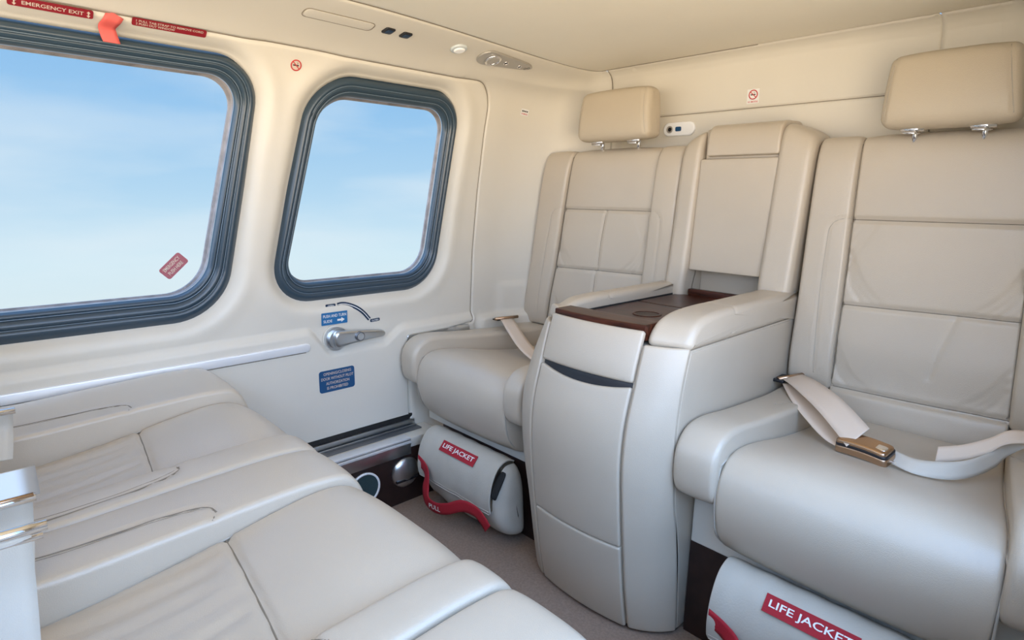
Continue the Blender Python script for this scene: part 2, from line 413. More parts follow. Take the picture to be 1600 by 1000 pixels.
def wall_relief(s, z):
    """inward relief of the trim panels (m)"""
    Q = np.stack([s, z], -1).reshape(-1, 2); s_ = Q[:, 0]; z_ = Q[:, 1]
    r = np.zeros(len(Q))
    # lower door panel stands proud with a soft ledge
    top = .597 - .075 * sstep(s_, .725, .80) + .045 * sstep(s_, .97, 1.06)
    r += .014 * (1 - sstep(z_, top - .014, top + .016)) * (s_ < 1.36)
    for O in (BIG_O, SML_O):
        d = polydist(Q, O, True); r -= .022 * np.exp(-(d / .020) ** 2) + .0
        r += .004 * np.exp(-((d - .045) / .02) ** 2)
    d = polydist(Q, DOOR, True); r -= .006 * np.exp(-(d / .0035) ** 2)
    # aft side panel: scooped beside the backrest, ledge low down
    r += .020 * sstep(s_, 1.36, 1.40) * (1 - sstep(z_, .545, .57))
    r += .008 * sstep(s_, 1.46, 1.51) * (1 - sstep(z_, .655, .685)) * (1 - sstep(s_, 1.6, 1.7))
    # panel seams of the rear wall
    for pts in ([(1.9, 1.256), (4, 1.256)], [(SC + SA + .0969, 1.6), (SC + SA + .0969, 1.41)], [(SC + SA - .01, 1.6), (SC + SA - .01, 1.256)], [(SC + SA + .943, 1.6), (SC + SA + .943, 1.256)]):
        d = polydist(Q, pts); r -= .005 * np.exp(-(d / .0028) ** 2)
    return r.reshape(np.shape(s))
def shell_pos(s, t, lift=0.):
    p = shell(s, t); e = 1e-3
    a = shell(s + e, t) - shell(s - e, t); b = shell(s, t + e) - shell(s, t - e)
    n = np.cross(b, a); n /= np.linalg.norm(n, axis=-1, keepdims=True) + 1e-12
    r = wall_relief(s, t2z(t)) + lift
    return p + n * np.asarray(r)[..., None] * (-1 if n[..., 0].mean() < 0 and np.mean(s) < SC else 1)
# sign check at one side-wall point: relief must move +x
_p0 = shell_pos(np.array([0.2]), z2t(np.array([.9])), 0.)[0]; _p1 = shell_pos(np.array([0.2]), z2t(np.array([.9])), .01)[0]
SGN = 1 if _p1[0] > _p0[0] else -1
def surf(s, z, lift=0.):
    """point, along, up, normal of the trim surface at path s and height z"""
    t = z2t(z); s = np.atleast_1d(float(s)); t = np.atleast_1d(float(t)); p = shell(s, t)[0]; e = 2e-3
    a = (shell(s + e, t) - shell(s - e, t))[0]; b = (shell(s, t + e) - shell(s, t - e))[0]
    a /= np.linalg.norm(a); b /= np.linalg.norm(b); n = np.cross(a, b); n /= np.linalg.norm(n)
    return p + n * (wall_relief(s, t2z(t))[0] + lift), a, b, n
def cdt_panel(name, outline, holes, m, step=.012, dense=(), flip=False):
    """outline/holes in (s,z); triangulated in (s,t)"""
    def T(P): P = np.asarray(P, float); return np.stack([P[:, 0], z2t(P[:, 1])], 1)
    out = T(resample(outline, .012, True)); hs = [T(resample(h, .008, True)) for h in holes]
    V = [tuple(p) for p in out]; E_ = [(i, (i + 1) % len(out)) for i in range(len(out))]
    for h in hs:
        b = len(V); V += [tuple(p) for p in h]; E_ += [(b + i, b + (i + 1) % len(h)) for i in range(len(h))]
    lo, hi = out.min(0), out.max(0)
    ok_g = lambda g: g[inside(g, out) & (polydist(g, out, True) > .0014)]
    acc = np.zeros((0, 2)); done = []
    for pts, w, st in dense:
        c = resample(T(pts), st * .8)
        tn = np.gradient(c, axis=0); tn /= np.linalg.norm(tn, axis=1, keepdims=True) + 1e-9; nn = np.stack([-tn[:, 1], tn[:, 0]], 1)
        stp = .0022 if w < .02 else .0055
        for k in np.arange(-w, w + 1e-9, stp):
            g = ok_g(c + nn * k)
            g = g[polydist(g, c) > abs(k) * .97 - 1e-6] if len(g) else g
            for (c2, w2) in done:
                if len(g): g = g[polydist(g, c2) > w2 + .003]
            acc = np.vstack([acc, g])
        done.append((c, w))
    g = ok_g(np.stack(np.meshgrid(np.arange(lo[0], hi[0], step), np.arange(lo[1], hi[1], step)), -1).reshape(-1, 2))
    for (c2, w2) in done: g = g[polydist(g, c2) > w2 + .004]
    g = np.vstack([acc, g])
    for h in hs: g = g[~inside(g, h) & (polydist(g, h, True) > .0035)]
    g = g[np.unique((g / .0012).round(), axis=0, return_index=True)[1]]
    V += [tuple(p) for p in g]
    r = geometry.delaunay_2d_cdt([Vector(p) for p in V], E_, [], 0, 1e-6)
    P = np.array([v[:] for v in r[0]]); tri = [tuple(f) for f in r[2]]
    cen = np.array([P[list(f)].mean(0) for f in tri]); keep = inside(cen, out)
    for h in hs: keep &= ~inside(cen, h)
    F = [f for f, k in zip(tri, keep) if k]
    pts = shell(P[:, 0], P[:, 1]); e = 2e-3
    a = shell(P[:, 0] + e, P[:, 1]) - shell(P[:, 0] - e, P[:, 1]); b = shell(P[:, 0], P[:, 1] + e) - shell(P[:, 0], P[:, 1] - e)
    n = np.cross(a, b); n /= np.linalg.norm(n, axis=1, keepdims=True) + 1e-12
    pts = pts + n * wall_relief(P[:, 0], t2z(P[:, 1]))[:, None]
    tn = np.cross(pts[[f[1] for f in F]] - pts[[f[0] for f in F]], pts[[f[2] for f in F]] - pts[[f[0] for f in F]])
    good = (tn * n[[f[0] for f in F]]).sum(1) > 0
    if flip: pts[:, 0] = 2 * XC - pts[:, 0]; good = ~good
    F = [f if g_ else f[::-1] for f, g_ in zip(F, good)]
    o = link(name, pts, F, m, recalc=False)
    mod = o.modifiers.new('thickness', 'SOLIDIFY'); mod.thickness = .012; mod.offset = -1
    return struct(o)
XC = -.80
doorpts = [tuple(p) for p in DOOR]
dl_ = [(doorpts + doorpts[:1], .011, .006)]
ledge = [([(s_, 6 / 10 - .075 * float(sstep(s_, .725, .80)) + .045 * float(sstep(s_, .97, 1.06))) for s_ in np.linspace(-.6, 1.34, 90)], .016, .012)]
cdt_panel('door_1', DOOR, [BIG_O, SML_O], WALL, dense=dl_ + ledge + [(list(BIG_O) + [BIG_O[0]], .04, .009), (list(SML_O) + [SML_O[0]], .04, .009)])
SM = SC + SA - .01
# side wall around the door: header + aft panel up to the middle of the corner
wl = [(-.60, 1.3435), (-.60, 1.4159), (SM, 1.4159), (SM, .0), (1.069, .0), (1.069, .5205)] + [tuple(p) for p in DOOR if p[0] > 1.07 or (p[0] > 1.0 and p[1] > 1.2)]
wl2 = [p for p in wl[:6]]
aft = [tuple(p) for p in DOOR[18:54]]  # notch .. top right corner
aft = [p for p in doorpts if (p[0] > 1.0 and p[1] > .519)]
wl2 += [(p[0] + .0003, p[1]) for p in aft]
cdt_panel('wall_left', wl2, [], WALL, dense=[(aft, .011, .006), ([(-.6, 1.343), (1.2, 1.343)], .011, .006), ([(1.40, .55), (1.72, .55)], .02, .012), ([(1.47, .67), (1.65, .67)], .02, .012), ([(1.37, 0.3), (1.37, .57)], .02, .02), ([(1.485, .56), (1.485, .69)], .02, .012)])
SR = SC + SA + (2 * (XC + 1.32))
LW = 1.04  # straight length of rear wall
SE = SC + SA + .943
cdt_panel('wall_rear', [(SM, .0), (SE, .0), (SE, 1.4159), (SM, 1.4159)], [], WALL,
          dense=[([(SM + .004, 1.256), (SE, 1.256)], .008, .006), ([(SE - .008, 1.268), (SE - .008, 1.415)], .007, .006)])
cdt_panel('wall_rear', [(SC + SA * .5, .0), (SC + SA + .0990, .0), (SC + SA + .0990, 1.4159), (SC + SA * .5, 1.4159)], [], WALL, flip=True,
          dense=[([(1.9, 1.256), (SC + SA + .09, 1.256)], .008, .006)])
cdt_panel('wall_right', [(1.08, .0), (SC + SA * .5, .0), (SC + SA * .5, 1.4159), (1.08, 1.4159)], [], WALL, flip=True)
cdt_panel('low_light_block', [(-.60, .0), (1.08, .0), (1.08, .625), (-.60, .625)], [], WALL, flip=True)  # unseen low panel added to block low light through the right doorway
cdt_panel('trim_1', [(-.60, 1.345), (1.08, 1.345), (1.08, 1.4159), (-.60, 1.4159)], [], WALL, flip=True)
# ceiling panel, its edge following the trim
e_s = np.r_[np.linspace(-.6, SC, 40), np.linspace(SC, SC + SA, 24)[1:], np.linspace(SC + SA, SC + SA + LW / 2, 8)[1:]]
edge = shell(e_s, np.full(len(e_s), TT[-1]))[:, :2]
full = np.vstack([edge, np.stack([2 * XC - edge[::-1, 0], edge[::-1, 1]], 1)])
cx_, cy_ = XC, .8
def inset(P, k): d = np.array([cx_, cy_]) - P; d /= np.linalg.norm(d, axis=1, keepdims=True); return P + d * k
rings = [(-.012, 1.424), (-.002, 1.424), (.0035, 1.424), (.0045, 1.4175), (.008, 1.4155), (.02, 1.4150), (.2, 1.4150)]
V = []; F = []; k = len(full)
for a, z in rings: V += [(*p, z) for p in inset(full, a)]
for i in range(len(rings) - 1):
    for j in range(k): j2 = (j + 1) % k; F.append((i * k + j, i * k + j2, (i + 1) * k + j2, (i + 1) * k + j))
F.append(tuple((len(rings) - 1) * k + j for j in range(k)))
top0 = len(V); V += [(*p, 1.44) for p in inset(full, -.012)]
for j in range(k): j2 = (j + 1) % k; F.append((j, j2, top0 + j2, top0 + j))
F.append(tuple(top0 + j for j in range(k)))
struct(link('ceiling', V, F, CEIL, sharp=40))
# unseen low bulkhead behind the facing seats, added to block light from ahead
struct(box('light_block_front', (-1.66, -.66, 0), (.06, -.60, .98), WALL, r=.004))
# floor
struct(box('floor', (-1.52, -.60, -.03), (.05, 1.8, 0), CARPET, r=0))

def gapline(parent, pts, lift=.0004, r=.0013, name='panel_gap', m=None):
    pts = resample(np.asarray(pts, float), .012); P = [surf(a_, min(z_, 1.4155), lift)[0] for a_, z_ in pts]
    if parent is not None: return tube(name, P, r, m or PIPE, parent, 5)
_d = bpy.data.objects['door_1']; _l = bpy.data.objects['wall_left']; _r = bpy.data.objects['wall_rear']
_k = [tuple(p) for p in DOOR if p[0] > 1.2]
gapline(_d, _k + [(-.58, 1.3434)])
gapline(_r, [(SM + .18, 1.256), (SE, 1.256)]); gapline(_r, [(SE - .001, 1.258), (SE - .001, 1.412)]); gapline(_r, [(SM + .001, 1.262), (SM + .001, 1.412)])
tube('edge_gap', [(p_[0], p_[1], 1.4165) for p_ in resample(inset(full[:len(edge)], .002), .02)], .0016, PIPE, bpy.data.objects['ceiling'], 5)

# ------------------------------------------------------------------ door sill, kick panel
sl = box('trim_2', (-1.66, -.6, .185), (-1.517, 1.125, .218), WALL, r=.003); struct(sl)
sg = box('sill_gap_shade', (-1.66, -.6, .2185), (-1.607, 1.10, .262), GAP, r=.001); struct(sg)  # black box painting the shade in the gap under the door
door_track = empty('door_track', (-1.59, .3, .2185))
tag(door_track, 'dark metal sliding door track in the sill under the cream door', 'door track')
box('track_base', (-1.607, -.6, .2185), (-1.562, 1.085, .2225), DARKMETAL, door_track, .001)
box('track_rail', (-1.606, -.6, .2225), (-1.596, 1.08, .245), METAL, door_track, .001)
box('track_rail', (-1.590, -.6, .2225), (-1.585, 1.08, .229), METAL, door_track, .001)
step_trim = empty('sill_edge_strip', (-1.515, .3, .155))
tag(step_trim, 'blue-grey metal edge strip along the sill above the wooden kick panel', 'edge strip')
box('top_face', (-1.545, -.6, .2185), (-1.508, 1.005, .224), RAILM, step_trim, .001)
box('front_face', (-1.517, -.6, .168), (-1.508, 1.005, .2185), METAL, step_trim, .001)
box('lip', (-1.510, -.6, .206), (-1.505, 1.005, .214), RAILM, step_trim, .001)
struct(box('trim_4', (-1.535, -.6, 0), (-1.5165, 1.13, .184), DWOOD, r=.002))
def disc(name, c, r, th, m, parent, sx_=1): return plate(name, circle(r, 32, sx_=sx_), c, (0, 1, 0), (0, 0, 1), th, m, parent)
vent = empty('round_floor_vent', (-1.5165, .99, .05))
tag(vent, 'silver domed round air outlet with a slot on the dark wood kick panel', 'air vent')
Vv = []; Fv = []
for i in range(9):
    a = i / 8 * math.pi / 2; rr = .052 * math.cos(a); hh = .020 * math.sin(a)
    Vv += [(-1.5165 + hh, .985 + rr * math.cos(b), .108 + rr * math.sin(b)) for b in np.linspace(0, 2 * math.pi, 32, endpoint=False)]
for i in range(8):
    for j in range(32): Fv.append((i * 32 + j, i * 32 + (j + 1) % 32, (i + 1) * 32 + (j + 1) % 32, (i + 1) * 32 + j))
Fv.append(tuple(range(32)))
link('dome', Vv, Fv, METAL, vent)
box('slot', (-1.512, .943, .083), (-1.4985, 1.024, .091), BLACK, vent, .001)
vent2 = empty('floor_speaker', (-1.5165, .825, .04))
tag(vent2, 'round dark speaker with a pale ring on the dark wood kick panel', 'speaker')
disc('grille', (-1.5165, .835, .10), .048, .004, mat('speaker_grille', (.02, .05, .055), .5, bump=1, bscale=800), vent2)
v, f = ring_data(.047, .053, (-1.5165, .835, .10), (0, 1, 0), (0, 0, 1), .007); link('ring', v, f, WHITEP, vent2)

# ------------------------------------------------------------------ windows
def window(idx, OO, II):
    rings = [(0, .004), (.03, .004 - .012), (.10, -.0165), (.22, -.0135), (.36, -.015), (.385, -.0185), (.42, -.019), (.445, -.0145),
             (.56, -.016), (.70, -.019), (.73, -.023), (.78, -.0235), (.81, -.020), (.90, -.023), (1.0, -.029), (1.0, -.040)]
    # depth is away from the cabin; begin beneath the panel edge
    rings[0] = (-.45, -.052)
    rings[1] = (-.05, -.024)
    O = resample(OO, .001, True); n = len(OO)
    V = []; F = []
    for f, d in rings:
        P = OO + (II - OO) * f
        V += [(wallx(z) + d + .006, y, z) for y, z in P]
    for i in range(len(rings) - 1):
        for j in range(n): j2 = (j + 1) % n; F.append((i * n + j, i * n + j2, (i + 1) * n + j2, (i + 1) * n + j))
    w = link('window_%d' % idx, V, F, SEAL); struct(w)
    for f, d in ((.40, -.0150), (.755, -.0190)):   # fine raised ridges of the rubber
        P = OO + (II - OO) * f; P = np.vstack([P, P[:2]])
        tube('seal_ridge', [(wallx(z) + d + .0055, y, z) for y, z in P], .0013, SEALRIDGE, w, 5)
    V = []; F = []; FD = -.056 if idx == 1 else -.044
    cen = II.mean(0)
    for sgn, d in ((0, -.036), (0, FD), (.006, FD), (.006, FD - .008)):
        P = []
        for p in II: dd = cen - p; dd /= np.linalg.norm(dd); P.append(p + dd * sgn)
        V += [(wallx(z) + d, y, z) for y, z in P]
    for i in range(3):
        for j in range(n): j2 = (j + 1) % n; F.append((i * n + j, i * n + j2, (i + 1) * n + j2, (i + 1) * n + j))
    link('outer_frame', V, F, FRAMEM, w)
    P = resample(II, .02, True) * 1.0; P = cen + (P - cen) * 1.01
    g = np.stack(np.meshgrid(np.arange(P[:, 0].min(), P[:, 0].max(), .04), np.arange(P[:, 1].min(), P[:, 1].max(), .04)), -1).reshape(-1, 2)
    g = g[inside(g, P) & (polydist(g, P, True) > .01)]
    A = np.vstack([P, g]); r = geometry.delaunay_2d_cdt([Vector(p) for p in A], [(i, (i + 1) % len(P)) for i in range(len(P))], [], 1, 1e-6)
    pts = [(wallx(v[1]) + FD + .003, v[0], v[1]) for v in r[0]]
    link('pane', pts, [tuple(x) for x in r[2]], GLASS, w)
    return w
w1 = window(1, BIG_O, BIG_I); w2 = window(2, SML_O, SML_I)

# ------------------------------------------------------------------ seats
def seat(name, label, yf, sg_, xl, xr, bl, br, rear=True, group=None, head=None, wrinkle=False, tagk='chair'):
    """yf front edge; sg_ +1 the seat runs back towards +Y; xl,xr = centre seams at (front, back); bl,br = outer edges at (front, back)"""
    t = empty(name, ((bl[0] + br[0]) / 2, yf + sg_ * .3, 0)); tag(t, label, 'seat', 'rear seats either side of the console' if rear else 'front row of facing seats')
    D = .60
    def xw(a, d): return a[0] + (a[1] - a[0]) * np.clip(d / D, 0, 1.2)
    def placer(A, B, W_):
        return lambda e, d, z: np.stack([xw(A, d) + (e / W_) * (xw(B, d) - xw(A, d)), yf + sg_ * d, z], -1)
    zt = 0 if rear else .030
    cp = [(.62, .455 + zt), (.45, .458 + zt), (.30, .474 + zt), (.16, .500 + zt), (.085, .508 + zt), (.035, .497 + zt), (.004, .460 + zt), (-.004, .40), (.014, .33), (.05, .285), (.10, .266), (.2, .26), (.4, .26), (.62, .27)]
    sm = []
    if not rear:
        a0, a1 = xw(xl, .25), xw(xr, .25)
        yc = yf + sg_ * .245
        sm.append(dict(ax=(0, 1), pts=[(a0 - .01, yc + .012), (a0 + (a1 - a0) * .35, yc), (a1 + .01, yc - .022)], w=.005, d=.007, face=(2, 1)))
        if wrinkle:
            for k in range(7):
                x0_ = a0 + .03 + (a1 - a0 - .04) * k / 7; y0_ = yc - .015 - .02 * (k % 3)
                sm.append(dict(ax=(0, 1), pts=[(x0_, y0_), (x0_ - .012 + .004 * k, y0_ - .10), (x0_ - .03 + .006 * k, y0_ - .22)], w=.010 + .004 * (k % 2), d=.0012 + .0008 * ((k * 2) % 3), face=(2, 1), t=0))
    W_ = xr[0] - xl[0]
    loft('cushion', cp, W_, .009, placer(xl, xr, W_), LEATHER, t, ds=.006, de=.0055, puff=.008, seams=sm, thread=PIPE if sm else None)
    # side bolsters
    for side, (A, B) in (('l', (bl, xl)), ('r', (xr, br))):
        W_ = abs(B[0] - A[0]); a0_far = bl[0] < -1.5
        if rear: bp = [(.60, .510), (.40, .518), (.20, .532), (.09, .543), (.03, .533), (-.004, .495), (-.008, .44), (.006, .398), (.04, .385), (.10, .40), (.25, .42), (.6, .42)]
        else: bp = [(.64, .512), (.40, .520), (.20, .530), (.09, .532), (.03, .520), (.0, .485), (-.004, .43), (.010, .375), (.05, .34), (.10, .335), (.25, .34), (.64, .36)]; bp = [(d_, z_ + (.030 if (side == 'l' and a0_far) else .016) * (z_ > .5)) for d_, z_ in bp]
        ss = []
        if not rear:
            inn = B if side == 'l' else A; k = 1 if side == 'l' else -1
            c = lambda d: float(xw(inn, d))
            pts = catmull([(c(.25) - k * .004, yf + sg_ * .248), (c(.25) - k * .022, yf + sg_ * .236), (c(.25) - k * .040, yf + sg_ * .244), (c(.3) - k * .052, yf + sg_ * .275), (c(.3) - k * .060, yf + sg_ * .34), (c(.5) - k * .064, yf + sg_ * .50), (c(.5) - k * .066, yf + sg_ * .64)], 6)
            p2_ = pts.copy(); p2_[:, 0] += k * .008; p2_ = p2_[8:]
            ss.append(dict(ax=(0, 1), pts=p2_, w=.002, d=.0008, face=(2, 1), r=.0006))
            ss.append(dict(ax=(0, 1), pts=pts, w=.0035, d=.0035, face=(2, 1), r=.0011))
        else:
            inn = B if side == 'l' else A; k = 1 if side == 'l' else -1; c = lambda d: float(xw(inn, d))
            pts = [(c(.55) - k * .0, yf + .46), (c(.5) - k * .03, yf + .40), (c(.4) - k * .045, yf + .34)]
            ss.append(dict(ax=(0, 1), pts=pts, w=.003, d=.002, face=(2, 1), r=.0006))
        loft('side_bolster', bp, W_, .011 if rear else .009, placer(A, B, W_), LEATHER, t, ds=.007, de=.006, puff=.004, seams=ss, thread=(STITCH if rear else PIPE) if ss else None)
    # pipings in the joints between cushion and bolsters
    for a in (xl, xr):
        ds_ = np.linspace(.02, .6, 40)
        zz = np.interp(ds_, [p[0] for p in cp[:7]][::-1], [p[1] for p in cp[:7]][::-1])
        P = [(xw(a, d), yf + sg_ * d, z - .013) for d, z in zip(ds_, zz)]
        fr = catmull([(xw(a, 0), yf + sg_ * d_, z_) for d_, z_ in [(.07, .285), (.024, .33), (.008, .40), (.014, .45), (.02, .478)]], 6)
        tube('piping', np.vstack([fr, P[1:]]), .0022, STITCH, t, 6)
    return t

def backrest(t, rear, yb, sg_, xl, xr, bl, br, zt=1.15):
    """xl.. = (bottom, top) seams"""
    def xw(a, z): return a[0] + (a[1] - a[0]) * np.clip((z - .5) / (zt - .5), -.2, 1.1)
    def placer(A, B, W_): return lambda e, y, z: np.stack([xw(A, z) + (e / W_) * (xw(B, z) - xw(A, z)), yb + sg_ * y, z if rear else np.minimum(z, .6 + (z - .6) * .66)], -1)  # front-row backrests, out of view, are shortened to let light over
    cp = [(.010, .445), (-.026, .465), (-.024, .510), (-.012, .56), (-.010, .64), (.0, .75), (.006, .95), (.010, 1.06), (.016, 1.12), (.030, zt - .004), (.06, zt + .004), (.10, zt - .01), (.12, 1.08), (.125, .8), (.125, .5), (.06, .44)]
    bp = [(.010, .518), (-.014, .528), (-.024, .60), (-.014, .75), (-.008, .95), (-.002, 1.06), (.006, 1.115), (.024, zt - .004), (.06, zt + .002), (.10, zt - .01), (.12, 1.08), (.125, .8), (.125, .54), (.06, .515)]
    f = (1, -sg_)
    a = lambda z: float(xw(xl, z)); b = lambda z: float(xw(xr, z))
    sm = [dict(ax=(0, 2), pts=[(a(.95), .952), (b(.95), .954)], w=.005, d=.007, face=f),
          dict(ax=(0, 2), pts=[(a(.75), .742), ((a(.75) + b(.75)) / 2, .748), (b(.75), .752)], w=.005, d=.007, face=f),
          dict(ax=(0, 2), pts=[(a(.53), .532), (b(.53), .540)], w=.006, d=.009, face=f)]
    wx = a(.75) + (b(.75) - a(.75)) * (.72 if sg_ * 1 > 0 else .5)
    rr = random.Random(int(abs(a(.75)) * 1000))
    if rear:
        two = a(.75) < -1
        mx_ = a(.75) + (b(.75) - a(.75)) * (.54 if two else .68)
        if two: sm.append(dict(ax=(0, 2), pts=[(mx_ + .01, .95), (mx_ - .005, .85), (mx_ - .012, .75)], w=.005, d=.004, face=f, r=.0007))
        sm.append(dict(ax=(0, 2), pts=[(mx_ - (.02 if two else 0), .745), (mx_ - .022, .66), (mx_ - .03, .60)], w=.006, d=.0035, face=f, r=.0007, t=1 if two else 0))
        # soft folds at the corners of the padded panels
        for (cx0, k) in ((a(.75), 1), (b(.75), -1)):
            for q_ in range(3):
                o_ = .022 * q_
                sm.append(dict(ax=(0, 2), pts=catmull([(cx0 + k * .002, .83 + o_), (cx0 + k * (.018 + o_ * .5), .785 + o_ * .3), (cx0 + k * (.045 + o_), .752)], 5), w=.006, d=.0032 - .0006 * q_, face=f, t=0))
                sm.append(dict(ax=(0, 2), pts=catmull([(cx0 + k * .002, .60 + o_), (cx0 + k * (.018 + o_ * .5), .565 + o_ * .3), (cx0 + k * (.045 + o_), .540)], 5), w=.006, d=.0032 - .0006 * q_, face=f, t=0))
            for q_ in range(4):
                sm.append(dict(ax=(0, 2), pts=[(cx0 + k * .004, .935 - .03 * q_), (cx0 + k * (.02 + .012 * q_), .95)], w=.006, d=.0015, face=f, t=0))
    W_ = abs(xr[0] - xl[0])
    loft('backrest', cp, W_, .006, placer(xl, xr, W_), LEATHER, t, ds=.005, de=.005, puff=.006, seams=sm, thread=PIPE)
    for k, (A, B) in ((1, (bl, xl)), (-1, (xr, br))):
        W_ = abs(B[0] - A[0]); inn = B if k == 1 else A; c = lambda z: float(xw(inn, z))
        ss = [dict(ax=(0, 2), pts=catmull([(c(.95), .955), (c(.95) - k * .022, .953), (c(.95) - k * .042, .935), (c(.9) - k * .046, .88), (c(.75) - k * .048, .75), (c(.56) - k * .040, .56)], 6), w=.003, d=.0025, face=f, r=.0007)]
        loft('backrest_bolster', bp, W_, .010, placer(A, B, W_), LEATHER, t, ds=.006, de=.005, puff=.003, seams=ss, thread=STITCH)
    for A in (xl, xr):
        zz = np.linspace(.55, 1.13, 30); yy = np.interp(zz, [.56, .64, .75, .95, 1.06, 1.12, 1.15], [-.012, -.010, 0, .006, .010, .016, .03])
        if rear: tube('piping', [(xw(A, z), yb + sg_ * (y + .006), z) for z, y in zip(zz, yy)], .0022, PIPE, t, 6)

def headrest(t, x0, x1, z0, z1, yb, sg_, taper):
    P = [(.0, z0 + .012), (-.006, z0 + .05), (.002, z1 - .04), (.012, z1 - .008), (.035, z1), (.070, z1 - .006), (.085, z1 - .04), (.085, z0 + .04), (.075, z0 + .008), (.03, z0)]
    W_ = x1 - x0
    def place(e, y, z):
        u = e / W_; f = (z - z0) / (z1 - z0)
        return np.stack([x0 + taper[0] * f + u * (W_ - taper[0] * f - taper[1] * f), yb + sg_ * (y - .012 * f * (1 - f)), z], -1)
    ss = [dict(ax=(0, 2), pts=[(x1 - .022 - taper[1], z1 - .010), (x1 - .015, z0 + .02)], w=.003, d=.003, face=(1, -sg_), r=.0008),
          dict(ax=(0, 2), pts=[(x0 + .012 + taper[0], z1 - .010), (x0 + .010, z0 + .02)], w=.003, d=.003, face=(1, -sg_), r=.0008)]
    h = loft('headrest', P, W_, .020, place, HEADL, t, ds=.005, de=.005, puff=.006, seams=ss, thread=STITCH)
    cx0 = (x0 + x1) / 2
    for s in (-1, 1):
        bx_ = cx0 + s * (W_ * .25)
        hg = tube('headrest_hinge', [(bx_ - .022, yb + sg_ * .028, z0 + .001), (bx_ + .022, yb + sg_ * .028, z0 + .001)], .0055, CHROME, t, 10)
        P2 = [(bx_, yb + sg_ * .055, z0 + .02), (bx_, yb + sg_ * .057, z0 - .03)]
        tube('headrest_post', P2, .006, CHROME, t, 10)
        tube('hinge_clip', [(bx_ - .018, yb + sg_ * .022, z0 - .006), (bx_ + .006, yb + sg_ * .024, z0 - .008), (bx_ + .014, yb + sg_ * .034, z0 - .007)], .0028, CHROME, hg, 8)

def seat_base(t, x0, x1, y0, y1, ztop=.46):
    box('seat_base', (x0, min(y0, y1), .235), (x1, max(y0, y1), ztop - .19), WALL, t, .004)
    box('plinth', (x0 + .002, min(y0, y1) + .002, 0.0), (x1 - .002, max(y0, y1) - .002, .2345), DWOOD, t, .001)

YB = 1.602
sL = seat('cabin_seat', 'cream leather rear seat beside the small window, left of the console', 1.035, 1,
          (-1.520, -1.462), (-1.105, -1.060), (-1.597, -1.590), (-1.040, -.965))
backrest(sL, True, YB, 1, (-1.475, -1.388), (-1.075, -1.040), (-1.592, -1.508), (-.978, -.951))
headrest(sL, -1.350, -1.062, 1.172, 1.334, 1.585, 1, (.008, -.002 + .012))
box('seat_base', (-1.590, 1.135, .235), (-1.035, 1.70, .40), WALL, sL, .004); box('plinth', (-1.510, 1.137, .001), (-1.035, 1.70, .2345), DWOOD, sL, .001)
sR = seat('cabin_seat', 'cream leather rear seat on the right with an unbuckled belt lying on it', 1.035, 1,
          (-.490, -.470), (-.045, -.115), (-.584, -.578), (.000, -.008))
backrest(sR, True, YB, 1, (-.472, -.482), (-.114, -.150), (-.580, -.576), (-.002, -.020))
headrest(sR, -.440, -.186, 1.155, 1.318, 1.570, 1, (.004, .018))
box('seat_base', (-.582, 1.135, .235), (.005, 1.70, .40), WALL, sR, .004); box('plinth', (-.582, 1.137, .001), (.005, 1.70, .2345), DWOOD, sR, .001)

fx = [(-1.590, -1.362, -1.068, -.981), (-.977, -.838, -.532, -.458), (-.454, -.330, -.10, -.005)]
fl = ['cream leather front seat beside the big window, farthest of the facing row',
      'cream leather front seat in the middle of the facing row, long wrinkled cushion panel',
      'cream leather front seat at the bottom edge, nearest of the facing row']
for i, (a, b, c, d) in enumerate(fx):
    s_ = seat('cabin_seat', fl[i], .470, -1, (b, b), (c, c), (a, a), (d, d), rear=False, wrinkle=True)
    box('seat_base', (a + .01, -.2, .02 if i else .25), (d - .01, .36, .30), WALL, s_, .01)
    if i == 0: box('plinth', (-1.50, -.2, .001), (d - .01, .35, .2495), DWOOD, s_, .001)
    backrest(s_, False, -.16, -1, (b, b), (c, c), (a, a), (d, d))

# ------------------------------------------------------------------ console between the rear seats
con = empty('centre_console', (-.80, 1.32, 0)); tag(con, 'tall cream console with walnut top and armrests between the rear seats', 'console')
ZC = [0, .1, .23, .34, .44, .52, .60, .66, .73]
YC = [1.040, 1.018, .998, .984, .976, .982, 1.003, 1.020, 1.043]
YO = [1.112, 1.103, 1.086, 1.060, 1.046, 1.042, 1.052, 1.066, 1.088]
XLO = [-1.022, -1.025, -1.03, -1.032, -1.03, -1.022, -1.005, -.99, -.972]
def f_(z, T): return np.interp(z, cz, catmull(np.stack([ZC, T], 1), 8)[:, 1])
cz = catmull(np.stack([ZC, YC], 1), 8)[:, 0]
XSL, XSR, XRO = -.935, -.672, -.588
def fronty(x, z):
    """front surface of the console"""
    yc = f_(z, YC); yo = f_(z, YO); xlo = f_(z, XLO)
    u = np.clip((x - XSL) / (XSR - XSL), 0, 1); mid = yc - .014 * (1 - (2 * u - 1) ** 2)
    ur = np.clip((x - XSR) / (XRO - XSR), 0, 1); ul = np.clip((XSL - x) / (XSL - xlo), 0, 1)
    return mid + (yo - yc) * (.55 * ur + .45 * ur ** 3) + (yo - yc) * (.55 * ul + .45 * ul ** 3)
